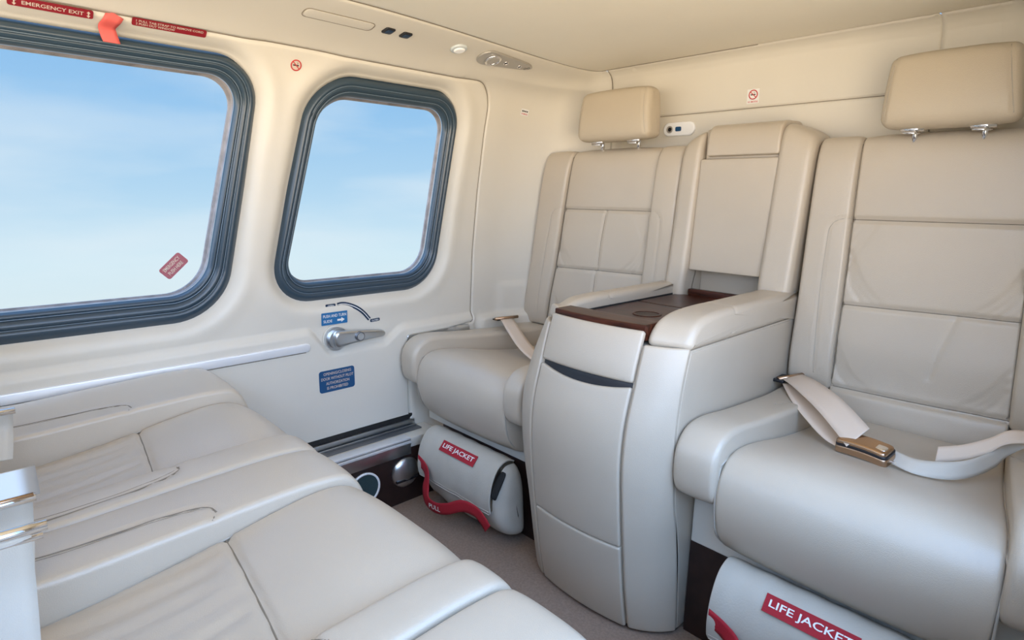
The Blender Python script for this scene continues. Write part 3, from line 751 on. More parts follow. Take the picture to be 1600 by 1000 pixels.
# body
G = []; zs = np.r_[0.012, np.linspace(.02, .68, 45), .69]
for z in zs:
    xlo = float(f_(z, XLO)) + .004; xs = np.r_[np.linspace(xlo, XRO - .004, 60)]
    fy = fronty(xs, z) + .006
    P = [(x, y) for x, y in zip(xs, fy)]
    P += [(XRO, y) for y in np.linspace(fy[-1] + .006, 1.70, 20)]
    xb = xlo + (max(xlo, -.985) - xlo)
    P += [(x, 1.70) for x in np.linspace(XRO, -.965, 12)[1:]]
    P += [(xlo + (-.965 - xlo) * min(1, max(0, (y - 1.2) / .3)), y) for y in np.linspace(1.70, fy[0] + .006, 20)[1:]]
    G.append([(x, y, z) for x, y in P])
G = np.array(G); n, k = G.shape[:2]; F = []
for i in range(n - 1):
    for j in range(k): j2 = (j + 1) % k; F.append((i * k + j, i * k + j2, (i + 1) * k + j2, (i + 1) * k + j))
F.append(tuple(range(k))); F.append(tuple((n - 1) * k + j for j in range(k)))
link('body', G.reshape(-1, 3), F, LEATHER, con, sharp=35)
def fpanel(name, xa, xb, za, zb, m=LEATHER, thick=.012, r=.006, parent=con, puff=.0, curve=0., lift=0., cr=.006):
    """panel on the console front; xa/xb may be functions of z"""
    A = xa if callable(xa) else (lambda z: xa + 0 * z); B = xb if callable(xb) else (lambda z: xb + 0 * z)
    w = abs(B(np.array((za + zb) / 2)) - A(np.array((za + zb) / 2))); h = zb - za
    def fn(u, v, hh):
        z = za + v; tt = u / w; z = z - curve * (1 - (2 * tt - 1) ** 2) * (1 if curve else 0) * (v / h if curve > 0 else 1)
        x = A(z) + tt * (B(z) - A(z)); y = fronty(x, z); e = 1e-3
        nx = (fronty(x + e, z) - fronty(x - e, z)) / (2 * e); nz_ = (fronty(x, z + e) - fronty(x, z - e)) / (2 * e)
        l = np.sqrt(nx ** 2 + nz_ ** 2 + 1)
        H = hh - .006 + lift
        return x + nx / l * H, y - H / l, z + nz_ / l * H
    return pad(name, fn, w, h, m, parent, thick, r, du=.008, puff=puff, cr=cr)
xlo_f = lambda z: f_(z, XLO)
dp = fpanel('drawer_front', XSL + .0026, XSR - .0026,   .614, .722, puff=.004)
fpanel('door_panel', XSL + .0026, XSR - .0026, .2345, .606, curve=.014, puff=.002)
fpanel('lower_panel', XSL + .0026, XSR - .0026, .010, .2325, puff=.001)
fpanel('corner_panel', XSR + .0020, XRO + .001, .010, .695)
fpanel('corner_panel', lambda z: xlo_f(z) - .001, XSL - .0020, .010, .700)
fpanel('finger_slot', XSL + .004, XSR - .004, .585, .614, m=BLACK, thick=.003, r=.001, cr=0)
# side panel, right
def sp(u, v, h): return XRO + h - .004, 1.115 + u - .03 * np.exp(-((v) / .2)) * 0, .012 + v
pad('side_panel', lambda u, v, h: (XRO - .003 + h, (f_(.012 + v, YO) + .004) + u / .58 * (1.695 - f_(.012 + v, YO) - .004), .012 + v), .58, .674, LEATHER, con, .005, .003, du=.015)
# walnut top
tz = .716
def topfn(za, x0, x1, y0f, y1):
    def fn(u, v, h):
        x = x0 + u; ya = fronty(x, np.full_like(x, .722)) if y0f is None else np.full_like(x, y0f)
        if y0f is None: ya = ya + .001
        return x, ya + v / .05 * (y1 - ya), za + h
    return fn
pad('front_edge', topfn(.700, XSL + .004, 0, None, 1.098), XSR - XSL - .008, .05, WOOD, con, .034, .003, du=.01)
pad('tray_well', lambda u, v, h: (XSL + .004 + u, 1.10 + v, .690 + h), XSR - XSL - .008, .56, DWOOD, con, .016, .001, du=.1)
tl = pad('table_leaf', lambda u, v, h: (XSL + .012 + u, 1.118 + v, .706 + h), XSR - XSL - .020, .255, WOOD, con, .008, .002, du=.02, cr=.004)
pad('table_leaf', lambda u, v, h: (XSL + .012 + u, 1.378 + v, .706 + h), XSR - XSL - .020, .205, WOOD, con, .008, .002, du=.02, cr=.004)
v1, f1 = ring_data(.030, .036, (-.80, 1.235, .7135), (1, 0, 0), (0, 1, 0), .002)
link('cup_ring', v1, f1, WOOD, tl)
plate('grip_recess', circle(.030, 32, sx_=1.0), (-.80, 1.235, .7135), (1, 0, 0), (0, 1, 0), .0008, DWOOD, tl)
box('tray_step', (XSL + .045, 1.585, .706), (XSR - .002, 1.605, .732), WOOD, con, .002)
box('tray_gap_shade', (XSL - .006, 1.10, .70), (XSL + .006, 1.60, .7165), GAP, con, .001)  # black strip painting the shade between tray and left armrest
# armrests
def arm(x0, x1, z0, zt, y0, y1, lab, seamy, slope):
    W_ = x1 - x0
    prof = [(y0 + .004, z0), (y0 - .004, z0 + .012), (y0 + .006, z0 + .034), (y0 + .035, zt - .016), (y0 + .085, zt - .004), (y0 + .16, zt), (y0 + .22, zt), (y0 + .4, zt), (y1 - .02, zt), (y1 - .006, zt - .002), (y1, zt - .01), (y1, z0 + .012), (y1 - .006, z0 + .002), (y1 - .02, z0), (y0 + .4, z0), (y0 + .22, z0), (y0 + .1, z0), (y0 + .02, z0)]
    ss = [dict(ax=(1, 2), pts=[(seamy + .03, zt + .02), (seamy, z0 - .01)], w=.003, d=.004, t=0)]
    def place(e, y, z):
        u = e / W_
        return np.stack([x0 + e, y + slope * (u if slope > 0 else (u - 1)) * np.clip(1 - (y - y0) / .15, 0, 1), z], -1)
    o = loft('armrest', prof, W_, min(.016, W_ * .45), place, LEATHER, con, ds=.005, de=.004, seams=ss)
    return o
arm(-.676, -.584, .688, .760, 1.048, 1.69, '', 1.24, .030)
arm(-.984, -.930, .700, .748, 1.048, 1.66, '', 1.24, -.030)
# upright back unit
xa0, xa1 = -.950, -.580
def ztop(x):
    u = (x - (xa0 + xa1) / 2) / ((xa1 - xa0) / 2); return 1.200 - .045 * np.abs(u) ** 3.2
def wing(x0, x1, name, yo=1.592, zlow=.56):
    W_ = abs(x1 - x0)
    def place(e, y, v):   # v 0..1 height fraction profile
        u = e / W_; x = x0 + u * (x1 - x0); xx = x - .022 * (1 - v) * (1 if x0 < -.8 else .9)
        return np.stack([xx, y, zlow + v * (ztop(x) - zlow)], -1)
    K = 1 / .64
    P = [(yo - .022, 0), (yo - .026, .25), (yo - .014, .55), (yo - .004, .85), (yo + .006, .955), (yo + .028, .995), (yo + .07, 1.0), (yo + .14, .99), (yo + .145, .9), (yo + .145, .4), (yo + .145, 0)]
    P = catmull(P, 10, False)
    return P, place, W_
def wing_loft(x0, x1, name, m):
    P, place, W_ = wing(x0, x1, name)
    # profile in metres for even rounding
    pl2 = lambda e, y, z: place(e, y, z / .64)
    Q = np.stack([P[:, 0], P[:, 1] * .64], 1)
    return loft(name, Q, W_, .018, pl2, m, con, ds=.006, de=.005, smooth_prof=False)
wing_loft(xa0, -.884, 'upright_side', LEATHER)
wing_loft(-.668, xa1, 'upright_side', LEATHER)
box('upright_core', (-.900, 1.672, .70), (-.665, 1.73, 1.165), LEATHER, con, .003)
box('niche_floor', (-.955, 1.602, .69), (-.665, 1.73, .7165), LEATHER, con, .003)
pad('flip_panel', lambda u, v, h: (-.888 + u - .010 * (1 - v / .318), 1.612 - h - .004 * (1 - v / .318), .788 + v), .222, .318, LEATHER, con, .016, .004, du=.01, cr=.006)
box('flip_panel_box', (-.893, 1.611, .795), (-.670, 1.68, 1.10), LEATHER, con, .002)
# cap cushion on top of the upright
capP = [(1.597, 1.114), (1.592, 1.122), (1.594, 1.16), (1.604, 1.186), (1.625, 1.199), (1.67, 1.203), (1.73, 1.20), (1.735, 1.15), (1.73, 1.114), (1.66, 1.110)]
loft('top_cap', capP, .204, .006, lambda e, y, z: np.stack([-.870 + e, y, z], -1), HEADL if False else LEATHER, con, ds=.005, de=.005)
box('cap_gap', (-.884, 1.61, 1.10), (-.664, 1.72, 1.19), LEATHER, con, .01)

# ------------------------------------------------------------------ belts
def P3(*a): return [np.array(p, float) for p in a]
lb = empty('seat_belt', (-1.45, 1.42, .50)); tag(lb, 'tan lap belt strap with bronze adjuster lying on the left rear seat', 'seat belt')
ribbon('webbing', P3((-1.548, 1.462, .548), (-1.50, 1.428, .549), (-1.42, 1.385, .530), (-1.32, 1.335, .508), (-1.22, 1.30, .492), (-1.14, 1.28, .492)), P3((.25, 1, .0), (.25, 1, 0), (.35, 1, 0), (.4, 1, 0), (.4, 1, 0), (.4, 1, 0)), .052, WEB, lb)
tube('adjuster_bar', [(-1.562, 1.418, .552), (-1.540, 1.512, .552)], .006, BRONZE, lb)
box('adjuster_plate', (-1.585, 1.425, .544), (-1.555, 1.49, .549), BLACK, lb, .001)


rb = empty('seat_belt', (-.30, 1.40, .49)); tag(rb, 'beige lap belt with a bronze buckle lying loose across the right rear seat', 'seat belt')
ribbon('webbing', P3((-.552, 1.552, .545), (-.50, 1.490, .552), (-.42, 1.405, .548), (-.36, 1.345, .533), (-.322, 1.306, .520)), P3((.03, .08, .01), (.03, .07, .015), (.03, .07, .03), (.03, .066, .035), (.03, .066, .04)), .066, WEB, rb)
ribbon('webbing', P3((-.545, 1.535, .532), (-.49, 1.455, .520), (-.43, 1.395, .505), (-.375, 1.345, .493), (-.335, 1.325, .489)), P3((.05, .06, .0), (.05, .06, 0), (.05, .06, .01), (.03, .06, .01), (.01, .06, .0)), .052, WEB, rb)
tube('adjuster_bar', [(-.575, 1.520, .540), (-.535, 1.590, .548)], .006, BRONZE, rb)
box('adjuster_plate', (-.588, 1.515, .532), (-.560, 1.575, .540), BLACK, rb, .002)
import_dir = np.array([.098, -.020, .002]); import_dir /= np.linalg.norm(import_dir)
bx = import_dir; bz = np.array([0, -.25, .97]); bz /= np.linalg.norm(bz); by = np.cross(bz, bx); by /= np.linalg.norm(by)
bo = np.array([-.358, 1.318, .490])
def bfn(L0, W0, H0, x0=0., y0=0., bow=.0):
    return lambda u, v, h: tuple(bo[i] + bx[i] * (u + x0) + by[i] * (v - W0 / 2 + y0) + bz[i] * (h + H0 + bow * (1 - (2 * u / L0 - 1) ** 2)) for i in range(3))
bk = pad('buckle_body', bfn(.104, .046, -.004, bow=.004), .104, .046, BRONZE, rb, .017, .007, du=.004, cr=.010)
pad('buckle_seam', bfn(.103, .045, .012, x0=.0005, bow=.004), .103, .045, BLACK, rb, .006, .002, du=.006, cr=.010)
pad('buckle_lid', bfn(.100, .042, .015, x0=.001, bow=.004), .100, .042, BRONZE, rb, .010, .005, du=.004, cr=.009)
pad('latch_plate', bfn(.048, .022, .024, x0=.048, bow=.001), .048, .018, CHROME, rb, .003, .002, du=.004, cr=.006)
tube('chrome_pin', [bo + bx * .004 + by * .012 + bz * .022, bo + bx * .030 + by * .012 + bz * .026], .004, CHROME, rb)
box('tongue', (-.262, 1.300, .488), (-.232, 1.326, .492), CHROME, rb, .001)
ribbon('webbing', P3((-.262, 1.318, .497), (-.217, 1.298, .497), (-.170, 1.318, .498), (-.140, 1.355, .502), (-.115, 1.410, .512), (-.095, 1.455, .533), (-.06, 1.485, .550), (-.01, 1.51, .556)),
       P3((0, .8, .5), (0, .8, .6), (-.2, .5, .9), (-.2, .3, 1), (-.2, .3, 1), (-.1, .5, .9), (0, 1, .4), (0, 1, .1)), .034, WEBW, rb, .0025)
ribbon('loose_end', P3((-.198, 1.372, .505), (-.160, 1.395, .516), (-.126, 1.415, .535), (-.098, 1.436, .556), (-.05, 1.46, .560), (-.01, 1.48, .563)),
       P3((-.05, .5, .6), (-.05, .5, .6), (-.05, .5, .6), (0, .6, .5), (0, 1, .3), (0, 1, .1)), .034, WEB, rb, .0025)

# chrome-barred belt ends standing at the back edge of the front seats
def stub(label, x, y, z, L_, zl, lean=.0, w=.05):
    b = empty('seat_belt', (x, y - .03, zl)); tag(b, label, 'seat belt')
    ribbon('webbing', P3((x, y - L_ / 2 + .004, z), (x - .006 + lean, y - L_ / 2 + .002, z - (z - zl) * .35), (x + .010, y - L_ / 2 - .002, z - (z - zl) * .7), (x + .022, y - L_ / 2 - .006, zl)), P3((0, 1, 0), (0, 1, 0), (.1, 1, 0), (.2, 1, 0)), w, WEBW, b, .003)
    tube('adjuster_bar', [(x, y - L_, z + .004), (x, y, z + .004)], .0055, CHROME, b, 12)
    return b
b1 = stub('pale belt strap hanging from a chrome bar, nearest to the viewer at left edge', -.676, .034, .679, .085, .535, w=.052)
tube('keeper_bar', [(-.679, -.05, .672), (-.679, .030, .672)], .0035, CHROME, b1, 10)
b2 = stub('pale belt strap under a flat tan-edged metal plate, second one at left edge', -.874, .038, .626, .085, .545, w=.07)
ribbon('folded_strap', P3((-.874, .0, .632), (-.882, .0, .648), (-.890, .0, .664)), P3((0, 1, 0), (0, 1, 0), (0, 1, 0)), .085, GREYP, b2, .003)
tube('tan_edge', [(-.872, -.04, .634), (-.872, .036, .634)], .003, BRONZE, b2, 8)
b3 = stub('pale belt strap with short chrome bar beside the big window, farthest at left edge', -1.243, .046, .630, .07, .56, w=.055)

# ------------------------------------------------------------------ fittings on the side wall
def onsurf(s, t, h):
    s = np.asarray(s, float); t = np.asarray(t, float); p = shell(s, t); e = 2e-3
    a = shell(s + e, t) - shell(s - e, t); b = shell(s, t + e) - shell(s, t - e); n = np.cross(a, b); n /= np.linalg.norm(n, axis=-1, keepdims=True) + 1e-12
    p = p + n * (wall_relief(s, t2z(t)) + h)[..., None]
    return p[..., 0], p[..., 1], p[..., 2]
def wpad(name, s0, s1, za, zb, th, r, m, parent=None, cr=.004, tsp=False, skew=0., du=.01, lift=0.):
    t0, t1 = (za, zb) if tsp else (float(z2t(za)), float(z2t(zb)))
    return pad(name, lambda u, v, h: onsurf(s0 + u + skew * (v / (t1 - t0)), t0 + v, h + lift), s1 - s0, t1 - t0, m, parent, th, r, du=du, cr=cr)
def wtext(txt, s0, s1, z0, z1, m, parent, tilt=0., lift=.0014, tsp=False, name='lettering'):
    t0, t1 = (z0, z1) if tsp else (float(z2t(z0)), float(z2t(z1)))
    p, a, b, n = surf((s0 + s1) / 2, float(t2z((t0 + t1) / 2)))
    a2 = a * math.cos(tilt) + b * math.sin(tilt); b2 = b * math.cos(tilt) - a * math.sin(tilt)
    o = p + n * lift - a2 * (s1 - s0) / 2 - b2 * (t1 - t0) / 2
    return text_mesh(txt, s1 - s0, t1 - t0, o, a2, b2, m, parent, name=name)
def placard(name, label, cat, s0, s1, z0, z1, m, lines, mi, r=.004, tilt=0., tsp=False, pad_=.006):
    t0, t1 = (z0, z1) if tsp else (float(z2t(z0)), float(z2t(z1)))
    p, a, b, n = surf((s0 + s1) / 2, float(t2z((t0 + t1) / 2)))
    a2 = a * math.cos(tilt) + b * math.sin(tilt); b2 = b * math.cos(tilt) - a * math.sin(tilt)
    w, h = s1 - s0, t1 - t0; o = p + n * (.0025 if tsp else .0005) - a2 * w / 2 - b2 * h / 2
    e = empty(name, tuple(p)); tag(e, label, cat)
    plate('plate', rrect(w, h, r), o, a2, b2, .0012, m, e)
    for (tx, x0, x1, y0, y1) in lines:
        text_mesh(tx, (x1 - x0) * w, (y1 - y0) * h, o + n * (.0015 + .0004) + a2 * x0 * w + b2 * y0 * h, a2, b2, mi, e)
    return e, o, a2, b2, n, w, h
placard('placard', 'long red placard reading EMERGENCY EXIT above the big window', 'placard', .140, .272, 1.3450, 1.3640, REDP, [('EMERGENCY EXIT', .16, .88, .30, .72)], CREAMI, tsp=True)[0]
e_, o_, a_, b_, n_, w_, h_ = placard('placard', 'red placard with two lines of small text right of the red strap', 'placard', .338, .481, 1.3475, 1.3660, REDP, [('1 PULL TAB STRAP TO REMOVE CORD', .05, .95, .56, .84), ('2 PUSH OUT WINDOW', .05, .56, .18, .46)], CREAMI, tsp=True)
wpl = [o for o in bpy.data.objects if o.name == 'placard'][0]
def arrow2(o, a, b, n, x, y, s, m, parent):
    plate('arrow', [(0, -.5), (.35, 0), (.12, 0), (.12, .6), (.35, .6), (0, 1.1), (-.35, .6), (-.12, .6), (-.12, 0), (-.35, 0)], o + a * x + b * y + n * .0042, a * s, b * s, .0003, m, parent)
pp, pa, pb, pn = surf(.206, float(t2z(1.3545)))
po = pp - pa * .066 - pb * .0095
arrow2(po, pa, pb, pn, .124, .0065, .009, CREAMI, wpl); arrow2(po, pa, pb, pn, .010, .0065, .009, CREAMI, wpl)
rt = ribbon('pull_strap', P3(surf(.310, 1.3425)[0] + np.array([.002, 0, 0]), surf(.303, 1.330)[0] + np.array([.010, 0, 0]), surf(.297, 1.315)[0] + np.array([.013, 0, 0]), surf(.299, 1.303)[0] + np.array([.020, 0, 0]), surf(.304, 1.290)[0] + np.array([.016, 0, 0])),
            P3((0, 1, -.5), (0, 1, -.2), (.1, 1, -.1), (.2, 1, .15), (.2, 1, -.05)), .030, REDT)
tag(rt, 'faded red pull strap hanging over the top edge of the big window', 'strap')
# sticker on the big window pane
zc = .765
def onpane(s, z): return np.array([wallx(z) - .0505, s, z])
st_o = onpane(.396, .775); su = onpane(.43, .800) - st_o
d_ = onpane(.440, .822) - onpane(.392, .776); a2 = d_ / np.linalg.norm(d_); nn_ = np.array([1., 0, .05]); b2 = np.cross(nn_, a2); b2 /= np.linalg.norm(b2); n2 = np.cross(a2, b2)
se = empty('window_sticker', tuple(st_o)); tag(se, 'small tilted dark red sticker in the lower corner of the big window', 'sticker')
plate('sticker', rrect(.066, .034, .006), st_o + n2 * .001, a2, b2, .0006, PINKST, se)
text_mesh('EMERGENCY', .050, .009, st_o + a2 * .008 + b2 * .0195 + n2 * .002, a2, b2, CREAMI, se)
text_mesh('PUSH HERE', .044, .009, st_o + a2 * .010 + b2 * .006 + n2 * .002, a2, b2, CREAMI, se)
# blue placards by the handle
e_, o_, a_, b_, n_, w_, h_ = placard('placard', 'bright blue placard reading PUSH AND TURN SLIDE with an arrow', 'placard', .772, .856, .609, .647, BLUEL, [('PUSH AND TURN', .06, .95, .60, .84), ('SLIDE', .07, .40, .20, .42)], WHITEI, r=.002)
plate('arrow', [(0, -.25), (.55, -.25), (.55, -.6), (1, 0), (.55, .6), (.55, .25), (0, .25)], o_ + a_ * w_ * .60 + b_ * h_ * .32 + n_ * .0019, a_ * .024, b_ * .012, .0002, WHITEI, e_)
placard('placard', 'dark blue four-line placard about the pilot low on the door', 'placard', .750, .866, .405, .473, BLUEP,
        [('OPENING/CLOSING', .12, .90, .78, .91), ('DOOR WITHOUT PILOT', .05, .96, .56, .69), ('AUTHORIZATION', .18, .84, .34, .47), ('IS PROHIBITED', .20, .80, .12, .25)], CREAMI, r=.008)
placard('placard', 'tiny navy pill-shaped placard reading OPEN at the top of the curved marking', 'placard', .790, .822, .661, .6705, NAVY, [('OPEN', .2, .8, .25, .75)], WHITEI, r=.003)
placard('placard', 'tiny navy pill-shaped placard reading CLOSED at the lower end of the curved marking', 'placard', .936, .970, .598, .6075, NAVY, [('CLOSED', .14, .86, .25, .75)], WHITEI, r=.003, tilt=.05)
arc = [(.828, .6655), (.845, .6665), (.865, .662), (.888, .651), (.912, .632), (.933, .608)]
ac = catmull(arc, 6); tg = np.gradient(ac, axis=0); tg /= np.linalg.norm(tg, axis=1, keepdims=True); nn_ = np.stack([-tg[:, 1], tg[:, 0]], 1)
def arcband(w, lift): return P3(*[np.array(onsurf(p[0], z2t(p[1]), np.array(lift))) for p in ac])
ab = ribbon('curved_marking', arcband(0, .0012), P3(*[(0, q_[0], q_[1]) for q_ in nn_]), .0125, NAVY, None, .001)
tag(ab, 'navy curved arc marking above the door handle', 'marking')
ribbon('white_line', arcband(0, .0024), P3(*[(0, q_[0], q_[1]) for q_ in nn_]), .0022, WHITEI, ab, .0004)
# door handle
door_o = bpy.data.objects['door_1']
dh = empty('door_handle', (0, 0, 0)); dh.parent = door_o; dh['label'] = 'silver lever handle'; ORG[dh.name] = ORG['door_1']
hp, ha, hb, hn = surf(.815, .572)
ht = float(z2t(.572)); flat = lambda s, z, h: hp + ha * (s - .815) + hb * (z - .572) + hn * h
for nm, rr, hh, mm in (('recess_ring', .040, .004, WALL), ('boss', .036, .016, METAL), ('boss_cap', .029, .026, METAL)):
    plate(nm, circle(rr, 36), flat(.813, .566, .001), ha, hb, hh, mm, dh)
lev = []
def levfn(u, v, h):
    f = u / .180; wd = .034 * (1 - f) ** 1.2 + .021; c = .566 + .004 * np.sin(f * 3) - .006 * f
    vv = (v / .04 - .5) * wd
    p = [hp[i] + ha[i] * (-.018 + u) + hb[i] * (c - .572 + vv) + hn[i] * (.024 + h - .012 * f ** 2) for i in range(3)]
    return tuple(p)
pad('lever', levfn, .180, .04, METAL, dh, .014, .008, du=.004, cr=.016)
v1, f1 = ring_data(.011, .0145, flat(.878, .568, .034), ha, hb, .008); link('button_ring', v1, f1, DARKMETAL, dh)
plate('button', circle(.011, 24), flat(.878, .568, .034), ha, hb, .010, METAL, dh)
# rails
rl = wpad('trim_rail', -.55, .728, .5415, .5665, .006, .003, RAILM, cr=.011, skew=0)
tube('lower_shadow_line', [np.array(onsurf(q_, z2t(.5400), np.array(.001))) for q_ in np.linspace(-.54, .715, 60)], .0012, PIPE, rl, 5)  # dark tube painting the rail's shadow along its lower edge
tag(rl, 'long bright silver rail strip along the lower side wall', 'rail')
rl2 = wpad('trim_rail', 1.062, 1.330, .515, .5405, .006, .003, METAL, cr=.010)
tag(rl2, 'short dull silver rail strip behind the left rear seat cushion', 'rail')
# no smoking marks
def nosmoke(e, o, a, b, n, r, ring, ink):
    v, f = ring_data(r * .80, r, o, a, b, .0006); link('ring', v, f, ring, e)
    c = math.cos(.75); s_ = math.sin(.75)
    plate('cigarette', [(-.55, -.12), (.5, -.12), (.5, .10), (-.55, .10)], o, a * r, b * r, .0003, ink, e)
    tube('smoke_line', [o + (a * .2 + b * .2) * r + n * .0003, o + (a * .30 + b * .38) * r + n * .0003, o + (a * .15 + b * .55) * r + n * .0003], .0005, ink, e, 4)
    plate('slash', [(-.85, -.08), (.85, -.08), (.85, .08), (-.85, .08)], o + n * .0004, (a * c - b * s_) * r, (a * s_ + b * c) * r, .0004, ring, e)
p, a, b, n = surf(.695, 1.309)
e = empty('no_smoking_sticker', tuple(p)); tag(e, 'small round red-ringed no-smoking sticker between the two windows', 'sticker')
plate('backing', circle(.0135, 28), p + n * .0005, a, b, .0006, CREAMI, e); nosmoke(e, p + n * .0013, a, b, n, .0140, REDINK, BLACKI)
p, a, b, n = surf(1.513, 1.279); a, b = a * math.cos(-.10) + b * math.sin(-.10), b * math.cos(-.10) - a * math.sin(-.10)
e = empty('warning_sticker', tuple(p)); tag(e, 'tiny white sticker with black marks and red text on the corner panel', 'sticker')
p = p + n * .002
plate('backing', rrect(.033, .022, .001), p - a * .0165 - b * .011 + n * .0006, a, b, .0006, WHITEI, e)
for k, dx in enumerate((.006, .0125, .019, .026)): plate('pictogram', circle(.0028, 12), p + a * (dx - .0165) + b * .0035 + n * .0014, a, b, .0002, BLACKI, e)
text_mesh('NO SMOKING', .027, .0055, p - a * .0135 - b * .0085 + n * .0014, a, b, REDINK, e)
p, a, b, n = surf(2.420, 1.288)
e = empty('no_smoking_sticker', tuple(p)); tag(e, 'square white no-smoking sticker on the rear wall above the console', 'sticker')
plate('backing', rrect(.036, .040, .001), p - a * .018 - b * .020 + n * .0006, a, b, .0006, WHITEI, e)
nosmoke(e, p + b * .0045 + n * .0013, a, b, n, .0135, REDINK, BLACKI)
text_mesh('NO SMOKING', .030, .0055, p - a * .015 - b * .0175 + n * .0013, a, b, REDINK, e)
# white pill fitting on the rear wall
p, a, b, n = surf(2.186, 1.2125)
e = empty('wall_control', tuple(p)); tag(e, 'white oval wall fitting with a grey jack and a blue button', 'control')
pad('oval_plate', lambda u, v, h: tuple(p[i] + a[i] * (u - .056) + b[i] * (v - .021) + n[i] * (h + .0005) for i in range(3)), .112, .042, WHITEP, e, .008, .004, du=.004, cr=.0205)
v, f = ring_data(.007, .011, p - a * .031 + n * .008, a, b, .003); link('jack_ring', v, f, GREYP, e)
plate('jack', circle(.0065, 20), p - a * .031 + n * .008, a, b, .002, BLACK, e)
plate('blue_button', rrect(.020, .014, .004), p - a * .010 - b * .007 + n * .008, a, b, .003, BLUEP, e)
# fittings in the overhead cove, in profile coordinates
hatch = wpad('overhead_hatch', .650, .826, 1.479, 1.511, .0015, .0012, WALL, cr=.012, tsp=True, du=.01, skew=.0)
tag(hatch, 'long cream rounded hatch panel in the overhead cove', 'hatch')
hg = []
tt0, tt1 = 1.4775, 1.5125
pl = rpoly([(.6485, tt0), (.8275, tt0), (.8275, tt1), (.6485, tt1)], .012, 6); pl = resample(pl, .006, True); pl = np.vstack([pl, pl[:1]])
tube('hatch_gap', [np.array(onsurf(q_[0], q_[1], np.array(.0003))) for q_ in pl], .0010, PIPE, hatch, 5)
for k, (s0, lab) in enumerate(((.853, 'small black square switch next to the overhead hatch'), (.906, 'small black square switch next to the grey overhead light'))):
    sw = wpad('overhead_switch', s0, s0 + .028, 1.487, 1.512, .004, .002, BLACK, cr=.005, tsp=True, skew=.004, du=.004); tag(sw, lab, 'switch', 'square black switches in the overhead cove')
    wpad('switch_cap', s0 + .007, s0 + .023, 1.4925, 1.5065, .006, .002, NAVY, sw, cr=.003, tsp=True, skew=.004, du=.004)
rdl = wpad('reading_light', 1.078, 1.126, 1.477, 1.525, .006, .004, LENS, cr=.022, tsp=True, du=.004, skew=.006); tag(rdl, 'frosted round reading light between switches and oval grey panel', 'light')
wpad('lens', 1.086, 1.118, 1.486, 1.516, .010, .004, WHITEP, rdl, cr=.014, tsp=True, du=.004, skew=.006)
pan = empty('overhead_control_unit', tuple(surf(1.30, 1.393)[0])); tag(pan, 'teardrop-shaped grey overhead unit with round air outlet and two black holes', 'control unit')
S0, S1 = 1.190, 1.420
def panfn(u, v, h):
    f = u / (S1 - S0); wd = .088 * (1 - .62 * f ** 1.5); c = 1.496 + .006 * f
    return onsurf(S0 + u, c + (v / .08 - .5) * wd, h + .0005)
pad('plate', panfn, S1 - S0, .08, GREYP, pan, .006, .004, du=.005, cr=.038)
p, a, b, n = surf(1.243, float(t2z(1.498)))
v, f = ring_data(.020, .0265, p + n * .006, a, b, .006); link('outlet_ring', v, f, CHROME, pan)
plate('outlet', circle(.020, 28), p + n * .006, a, b, .004, GREYP, pan)
for s0, r0 in ((1.300, .0085), (1.362, .0075)):
    p, a, b, n = surf(s0, float(t2z(1.498))); v, f = ring_data(r0 * .78, r0, p + n * .006, a, b, .003); o = link('jack_ring', v, f, CHROME, pan); plate('jack', circle(r0 * .76, 18), p + n * .006, a, b, .001, BLACK, o)
p, a, b, n = surf(1.393, float(t2z(1.492)))
v, f = ring_data(.0035, .005, p + n * .006, a, b, .0008, 16); link('pictogram', v, f, BLACKI, pan)
v, f = ring_data(.0035, .005, p + n * .006 + a * .010 + b * .006, a, b, .0008, 16); link('pictogram', v, f, BLACKI, pan)

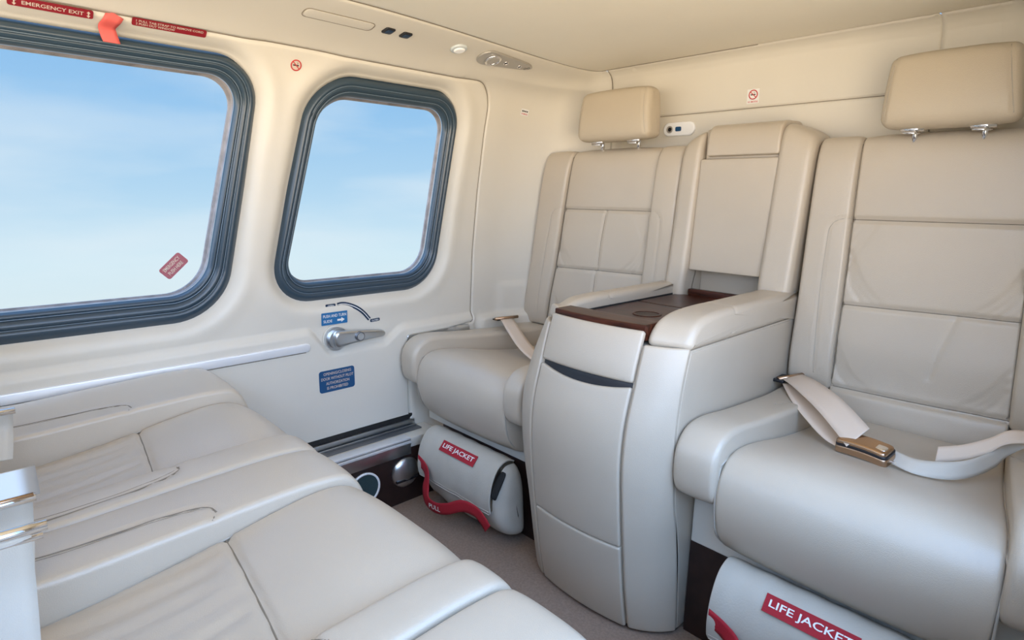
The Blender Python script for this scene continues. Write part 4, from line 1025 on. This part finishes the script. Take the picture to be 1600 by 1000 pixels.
# ------------------------------------------------------------------ life jacket bags
def bag(x0, dz, label):
    B = empty('life_jacket_bag', (x0 + .19, 1.07, dz + .0)); tag(B, label, 'life jacket bag', 'canvas life jacket bags under the rear seats')
    Wb = .375
    pr = [(1.105, .240), (1.070, .254), (1.040, .243), (1.018, .205), (1.010, .15), (1.018, .085), (1.044, .040), (1.085, .022), (1.118, .03), (1.130, .07), (1.128, .18)]
    def pl(e, y, z):
        u = e / Wb; k = np.sin(u * 9 + z * 22) * .0022 + np.sin(u * 23 + y * 40) * .0011
        return np.stack([x0 + e + .012 * (z - .13) / .13 * (1 - 2 * u), y + k - .010 * (1 - (2 * u - 1) ** 4) * 0, z + dz + k * .6], -1)
    loft('bag_body', pr, Wb, .030, pl, CANVAS, B, ds=.007, de=.008, puff=.010)
    fr = resample(catmull([(1.100, .247), (1.068, .260), (1.034, .247), (1.011, .208), (1.002, .158), (1.006, .112)], 8), .004); fs = np.r_[0, np.cumsum(np.linalg.norm(np.diff(fr, axis=0), axis=1))]; Lf = fs[-1]
    tg_ = np.gradient(fr, axis=0); tg_ /= np.linalg.norm(tg_, axis=1, keepdims=True); nr = np.stack([tg_[:, 1], -tg_[:, 0]], 1)
    if nr[len(nr) // 2][0] > 0: nr = -nr
    def ff(u, v, h):
        q_ = v; y = np.interp(q_, fs, fr[:, 0]); z = np.interp(q_, fs, fr[:, 1]); ny = np.interp(q_, fs, nr[:, 0]); nz_ = np.interp(q_, fs, nr[:, 1])
        w = .0015 * np.sin(u * 38 + v * 15) * (v / Lf) + .0007 * np.sin(u * 91)
        return x0 - .001 + u, y + ny * (h + w), z + nz_ * (h + w) + dz
    fp = pad('flap', ff, .345, Lf, CANVAS, B, .004, .002, du=.006, cr=.012)
    def onflap(u, v, lift): return np.array([float(np.ravel(c)[0]) for c in ff(np.array([u]), np.array([v]), np.array([lift]))])
    # stitched hem
    for vv in (Lf - .004, Lf - .013): tube('hem', [onflap(u, vv, .0045) for u in np.linspace(.006, .339, 40)], .0010, WEBW if vv > Lf - .01 else STITCH, fp, 5)
    # red label
    c0 = onflap(.098, .100, .0082); c1 = onflap(.255, .100, .0082); c2 = onflap(.098, .062, .0082)
    ax_ = (c1 - c0) / np.linalg.norm(c1 - c0); up = c2 - c0; up -= ax_ * (up @ ax_); up /= np.linalg.norm(up)
    lb_ = plate('label', [(0, 0), (.160, 0), (.160, .034), (0, .034)], c0 + np.cross(ax_, up) * .001, ax_, up, .0012, REDC, B)
    text_mesh('LIFE JACKET', .142, .018, c0 + ax_ * .009 + up * .008 + np.cross(ax_, up) * .0026, ax_, up, WHITEI, lb_)
    # bag mouth at its right end, the shade inside painted as a black pad
    pad('mouth_shade', lambda u, v, h: (x0 + .340 + u * .55 , 1.008 + .040 * (v / .07) ** 1.6 - h * .7, .165 + dz + v + h * .5), .045, .070, GAP, B, .006, .003, du=.006, cr=.016)
    ribbon('pull_strap', P3((x0 + .002, .999, .165 + dz), (x0 + .035, .997, .155 + dz), (x0 + .062, .988, .142 + dz), (x0 + .074, .975, .104 + dz), (x0 + .098, .962, .078 + dz), (x0 + .145, .958, .074 + dz), (x0 + .195, .964, .088 + dz), (x0 + .250, .976, .116 + dz), (x0 + .300, .984, .118 + dz), (x0 + .328, .990, .098 + dz), (x0 + .342, .996, .076 + dz)),
           P3((0, 0, 1), (.15, 0, 1), (.6, 0, .8), (.95, 0, .35), (.55, 0, .8), (.1, .0, 1), (-.15, 0, 1), (-.2, 0, 1), (.15, 0, 1), (.5, 0, .9), (.6, 0, .8)), .036, REDC, B, .002)
    text_mesh('PULL', .052, .015, (x0 + .118, .9555, .064 + dz), (1, .05, .08), (-.03, -.05, 1), WHITEI, B)
    return B
bag(-1.462, .0, 'beige canvas life jacket bag under the left rear seat, red strap sagging')
bag(-.462, .018, 'beige canvas life jacket bag under the right rear seat, cut by the frame bottom')
